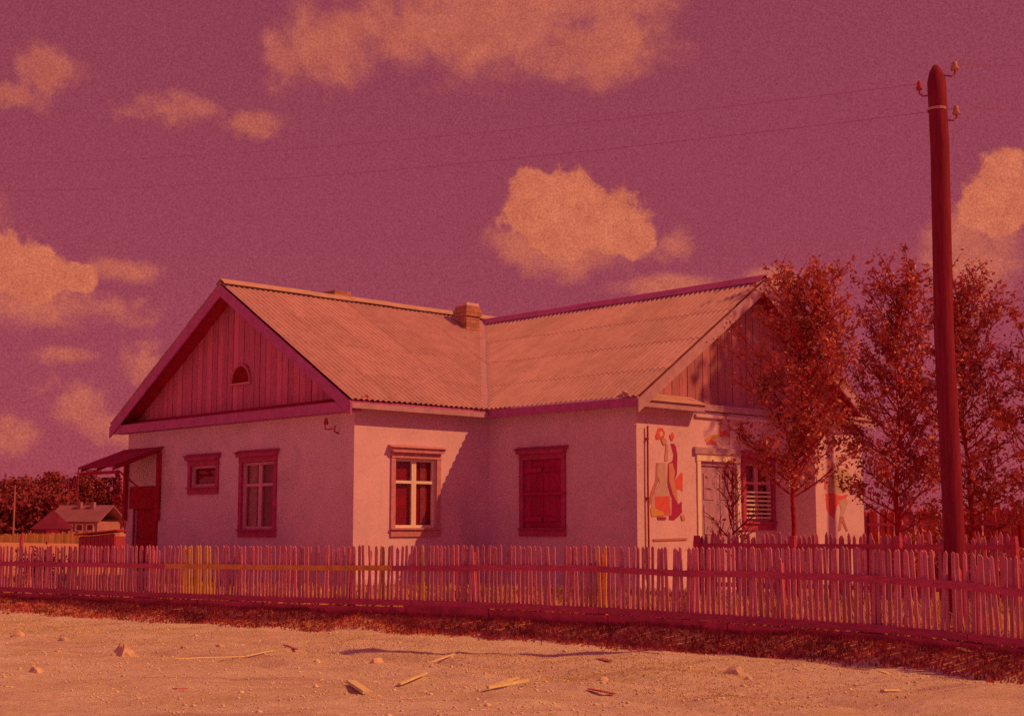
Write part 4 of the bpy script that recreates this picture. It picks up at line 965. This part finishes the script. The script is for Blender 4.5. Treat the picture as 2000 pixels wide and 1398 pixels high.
# small shed, post and a leaning hay pole near the corner of the plot
x = (208 - 1000) / 2800 * 48; sh = empty('shed', (x, 48, 0.5), math.radians(-10)); tag(sh, 'small dark plank shed beyond the porch', 'shed')
for i in range(9): box('plank', mat('shed_plank', (0.36, 0.05, 0.14), 0.9), sh, -0.62 + i * 0.14, -0.49 + i * 0.14, -0.5, -0.45, 0, 0.92 + 0.015 * i)
box('wall', MATS['shed_plank'], sh, -0.62, 0.64, -0.44, 0.5, 0, 0.95); MB().prism([(-0.75, -0.62, 0.98), (0.75, -0.62, 1.12), (0.75, -0.62, 1.17), (-0.75, -0.62, 1.03)], (0, 1.25, 0)).build('roof', SOFFIT, sh)
x = (50 - 1000) / 2800 * 44; pp = MB(); pp.tube([(0, 0, -0.2), (0, 0, 0.8), (0.02, 0, 1.12)], [0.07, 0.065, 0.05], 8); o = pp.build('post', RAIL); o.location = (x, 44, 0.45); o.name = 'field_post'; tag(o, 'single stout wooden post standing in the field behind the fence', 'post')
for i, (px, Y, h) in enumerate(((155, 180, 8.2), (136, 200, 7.8), (33, 170, 6.0))):
    x = (px - 1000) / 2800 * Y; e = empty('field_pole', (x, Y, hz(x, Y))); tag(e, ['thin wooden pole near the far house', 'thin wooden pole left among conifers', 'pale thin pole in front of the leafy treeline'][i].replace('left ', ''), 'pole')
    MB().tube([(0, 0, -0.3), (0, 0, h)], [0.11, 0.08], 6).build('shaft', FARWALL if i == 2 else FARDARK, e); box('crossarm', FARDARK, e, -0.5, 0.5, -0.05, 0.05, h - 0.5, h - 0.4)

# ------------------------------------------------------------------ things lying on the street
def rock(name, px, py, size, label, seed, flat=0.7, material=STONE):
    p = on_ground(px, py, 0.05); R = random.Random(seed); bm = bmesh.new(); bmesh.ops.create_icosphere(bm, subdivisions=2, radius=1)
    for v_ in bm.verts:
        n_ = v_.co.normalized(); v_.co = Vector((n_.x * size[0], n_.y * size[1], n_.z * size[2])) * (1 + R.uniform(-.16, .16))
    for _ in range(5):
        nn_ = Vector((R.uniform(-1, 1), R.uniform(-1, 1), R.uniform(-.2, 1))).normalized(); c_ = Vector((nn_.x * size[0], nn_.y * size[1], nn_.z * size[2])) * R.uniform(.55, .8); bmesh.ops.bisect_plane(bm, geom=bm.verts[:] + bm.edges[:] + bm.faces[:], plane_co=c_, plane_no=nn_, clear_outer=True); bmesh.ops.holes_fill(bm, edges=bm.edges[:])
    me = bpy.data.meshes.new(name); bm.to_mesh(me); bm.free(); o = link(name, me, material); o.location = (p.x, p.y, hz(p.x, p.y) + size[2] * .22); tag(o, label, 'stone', 'stones lying on the dirt street'); return o
# the big wedge
p = on_ground(243, 1283, 0.03); wz = hz(p.x, p.y); m_ = MB()
m_.v = [(-.16, -.06, 0), (-.02, -.16, 0), (.20, -.02, 0), (.04, .15, 0), (-.05, -.02, .25), (.02, -.05, .23), (.12, .02, .10)]; m_.f = [(0, 1, 5, 4), (1, 2, 6, 5), (2, 3, 6), (3, 4, 5, 6), (3, 0, 4), (0, 3, 2, 1)]
o = m_.build('stone', STONE)
bm = bmesh.new(); bm.from_mesh(o.data); bmesh.ops.subdivide_edges(bm, edges=bm.edges[:], cuts=3, use_grid_fill=True); R_ = random.Random(8)
for v_ in bm.verts: v_.co += Vector((R_.uniform(-.016, .016), R_.uniform(-.016, .016), R_.uniform(-.014, .014)))
bmesh.ops.triangulate(bm, faces=bm.faces[:]); bm.to_mesh(o.data); bm.free(); o.scale = (1, 1, 0.82)
o.location = (p.x, p.y, wz - 0.02); tag(o, 'large wedge-shaped stone standing upright on the dirt street', 'stone', 'stones lying on the dirt street')
ST = [(125, 1248, .06, 'small pale stone beyond the large wedge stone'), (112, 1270, .04, 'tiny pale stone beside the large wedge stone'), (360, 1267, .045, 'small pale stone on the grassy side of the wedge stone'), (432, 1262, .055, 'flat pale stone near the long thin stick'),
      (735, 1292, .075, 'angular yellowish stone lying alone mid-street'), (1432, 1312, .10, 'pair-forming pale stone with dark shadow near the bank'), (1462, 1320, .05, 'smaller pale stone beside the pale stone near the bank'), (35, 1242, .11, 'broad low pale stone half sunk in the soil'), (70, 1308, .07, 'pale crumbled stone lying at the street edge'), (1178, 1325, .05, 'small grey stone between the bleached planks and the bank')]
for i, (px, py, s_, lab) in enumerate(ST): rock('stone', px, py, (s_ * 1.2, s_, s_ * .7), lab, i)
def plank(name, a, b, w, t, material, label, lift=0.0):
    P = on_ground(*a, 0.03); Q = on_ground(*b, 0.03); P.z = hz(P.x, P.y); Q.z = hz(Q.x, Q.y); d_ = Q - P; L = d_.length; ang = math.atan2(d_.y, d_.x); tilt = math.atan2(d_.z + lift, Vector((d_.x, d_.y)).length)
    m_ = MB(); m_.prism([(-L / 2, -w / 2, 0), (-L / 2 * .9, w * .45, 0), (L / 2 * .97, w * .5, 0), (L / 2, -w * .35, 0)], (0, 0, t)); o = m_.build(name, material); c_ = (P + Q) / 2
    o.location = (c_.x, c_.y, max(P.z, Q.z, hz(c_.x, c_.y)) + 0.004); o.rotation_euler = (random.uniform(-.1, .1), -tilt, ang); tag(o, label, 'plank' if t > .012 else 'stick', 'wood scraps on the dirt street'); return o
plank('plank', (950, 1352), (1030, 1328), .05, .028, CHIP, 'long bleached wooden plank at the near edge of the street')
plank('plank', (965, 1342), (1012, 1322), .035, .02, CHIP, 'shorter bleached plank lying beside the long bleached plank')
plank('plank', (685, 1342), (715, 1356), .10, .03, CHIP, 'short broad bleached board end beside the rut')
plank('plank', (778, 1336), (832, 1322), .06, .02, CHIP, 'narrow bleached board between the board end and the long plank')
plank('stick', (340, 1290), (478, 1280), .022, .011, CHIP, 'long thin pale stick lying beside the wedge stone')
plank('stick', (480, 1280), (535, 1275), .03, .011, CHIP, 'short pale stick in line with the long thin stick')
plank('stick', (835, 1290), (888, 1283), .03, .011, CHIP, 'pale lath on the grassy patch of the street')
plank('stick', (555, 1263), (580, 1271), .04, .011, CHIP_DARK, 'dark broken stick on the grassy patch of the street')
plank('stick', (1150, 1341), (1200, 1350), .05, .011, CHIP_DARK, 'dark curved bark strip near the long bleached plank')
plank('plank', (1722, 1354), (1755, 1351), .07, .02, CHIP, 'pale chip of board below the near end of the bank')
plank('plank', (1875, 1309), (1892, 1313), .07, .02, CHIP, 'pale wood chip close under the bank')
plank('stick', (1718, 1322), (1735, 1326), .05, .011, CHIP, 'thin pale splinter near the bank')
plank('stick', (1170, 1293), (1192, 1297), .07, .011, CHIP_DARK, 'small dark root lying on the street')
plank('stick', (340, 1349), (362, 1343), .06, .011, CHIP_DARK, 'dark bark scrap at the street edge')

# ------------------------------------------------------------------ grass
def grass(name, label, pts, hgt, material, wid=0.012):
    n = len(pts); a = rng.uniform(0, 6.28, n); h = hgt * rng.uniform(.4, 1.3, n); w = wid * rng.uniform(.7, 1.4, n); lx = rng.normal(scale=.35, size=n) * h; ly = rng.normal(scale=.35, size=n) * h
    b0 = pts + np.stack([np.cos(a) * w, np.sin(a) * w, -0.01 + 0 * a], 1); b1 = pts - np.stack([np.cos(a) * w, np.sin(a) * w, 0.01 + 0 * a], 1)
    mdl = pts + np.stack([lx * .35, ly * .35, h * .6], 1); m0 = mdl + np.stack([np.cos(a) * w * .7, np.sin(a) * w * .7, 0 * a], 1); m1_ = mdl - np.stack([np.cos(a) * w * .7, np.sin(a) * w * .7, 0 * a], 1); tp = pts + np.stack([lx, ly, h], 1)
    Vv = np.stack([b0, b1, m1_, m0, tp], 1).reshape(-1, 3); i = np.arange(n) * 5
    Ff = np.stack([i, i + 1, i + 2, i, i + 2, i + 3, i + 3, i + 2, i + 4], 1).reshape(-1, 3)
    me = bpy.data.meshes.new(name); me.vertices.add(len(Vv)); me.vertices.foreach_set('co', Vv.ravel()); me.loops.add(Ff.size); me.loops.foreach_set('vertex_index', Ff.ravel()); me.polygons.add(len(Ff)); me.polygons.foreach_set('loop_start', np.arange(0, Ff.size, 3)); me.update(calc_edges=True)
    o = link(name, me, material); tag(o, label, 'grass', kind='stuff')
def scatter(n, d0, d1, power=1.0, clump=None):
    s_ = rng.uniform(s_of_px(-150), s_of_px(2150), n); dd = d0 + (d1 - d0) * rng.uniform(0, 1, n) ** power
    P = np.array([fpos(v) for v in s_]); D = np.array([fdir(v) for v in s_]); nr = np.stack([D[:, 1], -D[:, 0]], 1); nr *= np.sign((nr * -P).sum(1))[:, None]
    Q = P + nr * dd[:, None]
    if clump is not None:
        k = vnoise(Q[:, 0], Q[:, 1], clump, 12) + rng.uniform(-.25, .25, n) > 0.0; Q = Q[k]
    return np.column_stack([Q, height(Q[:, 0], Q[:, 1])])
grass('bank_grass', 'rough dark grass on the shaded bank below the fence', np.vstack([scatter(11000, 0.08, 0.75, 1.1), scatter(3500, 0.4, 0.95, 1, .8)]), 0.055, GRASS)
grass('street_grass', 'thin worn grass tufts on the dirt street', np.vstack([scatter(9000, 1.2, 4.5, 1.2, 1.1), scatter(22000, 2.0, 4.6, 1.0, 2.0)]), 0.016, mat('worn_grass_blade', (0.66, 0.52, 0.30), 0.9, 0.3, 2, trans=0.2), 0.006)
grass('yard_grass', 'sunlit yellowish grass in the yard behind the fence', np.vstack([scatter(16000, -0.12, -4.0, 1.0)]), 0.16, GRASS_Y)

# crumbs of soil and small pebbles over the street, too many to count
def crumbs(n):
    Q = scatter(n, 1.0, 9.0, 1.15); n = len(Q); base_ = np.array([(1, 0, 0), (-1, 0, 0), (0, 1, 0), (0, -1, 0), (0, 0, 1), (0, 0, -1)], float); fc = np.array([(0, 2, 4), (2, 1, 4), (1, 3, 4), (3, 0, 4), (2, 0, 5), (1, 2, 5), (3, 1, 5), (0, 3, 5)])
    sz = rng.lognormal(-4.55, 0.42, n)[:, None, None]; sh_ = rng.uniform(.6, 1.3, (n, 6, 1)) * base_[None] * np.array([1.2, 1.0, .65]); a = rng.uniform(0, 6.28, n); ca, sa = np.cos(a)[:, None], np.sin(a)[:, None]
    Xr = sh_[:, :, 0] * ca - sh_[:, :, 1] * sa; Yr = sh_[:, :, 0] * sa + sh_[:, :, 1] * ca
    Vv = (np.stack([Xr, Yr, sh_[:, :, 2]], 2) * sz + Q[:, None, :] + np.array([0, 0, 0.003])).reshape(-1, 3); Ff = (fc[None] + (np.arange(n) * 6)[:, None, None]).reshape(-1, 3)
    me = bpy.data.meshes.new('soil_crumbs'); me.vertices.add(len(Vv)); me.vertices.foreach_set('co', Vv.ravel()); me.loops.add(Ff.size); me.loops.foreach_set('vertex_index', Ff.ravel()); me.polygons.add(len(Ff)); me.polygons.foreach_set('loop_start', np.arange(0, Ff.size, 3)); me.update(calc_edges=True)
    tag(link('soil_crumbs', me, mat('soil_crumb', (0.86, 0.68, 0.58), 0.95, 0.3, 1.5)), 'crumbs of soil and pebbles strewn over the dirt street', 'gravel', kind='stuff')
crumbs(9000)
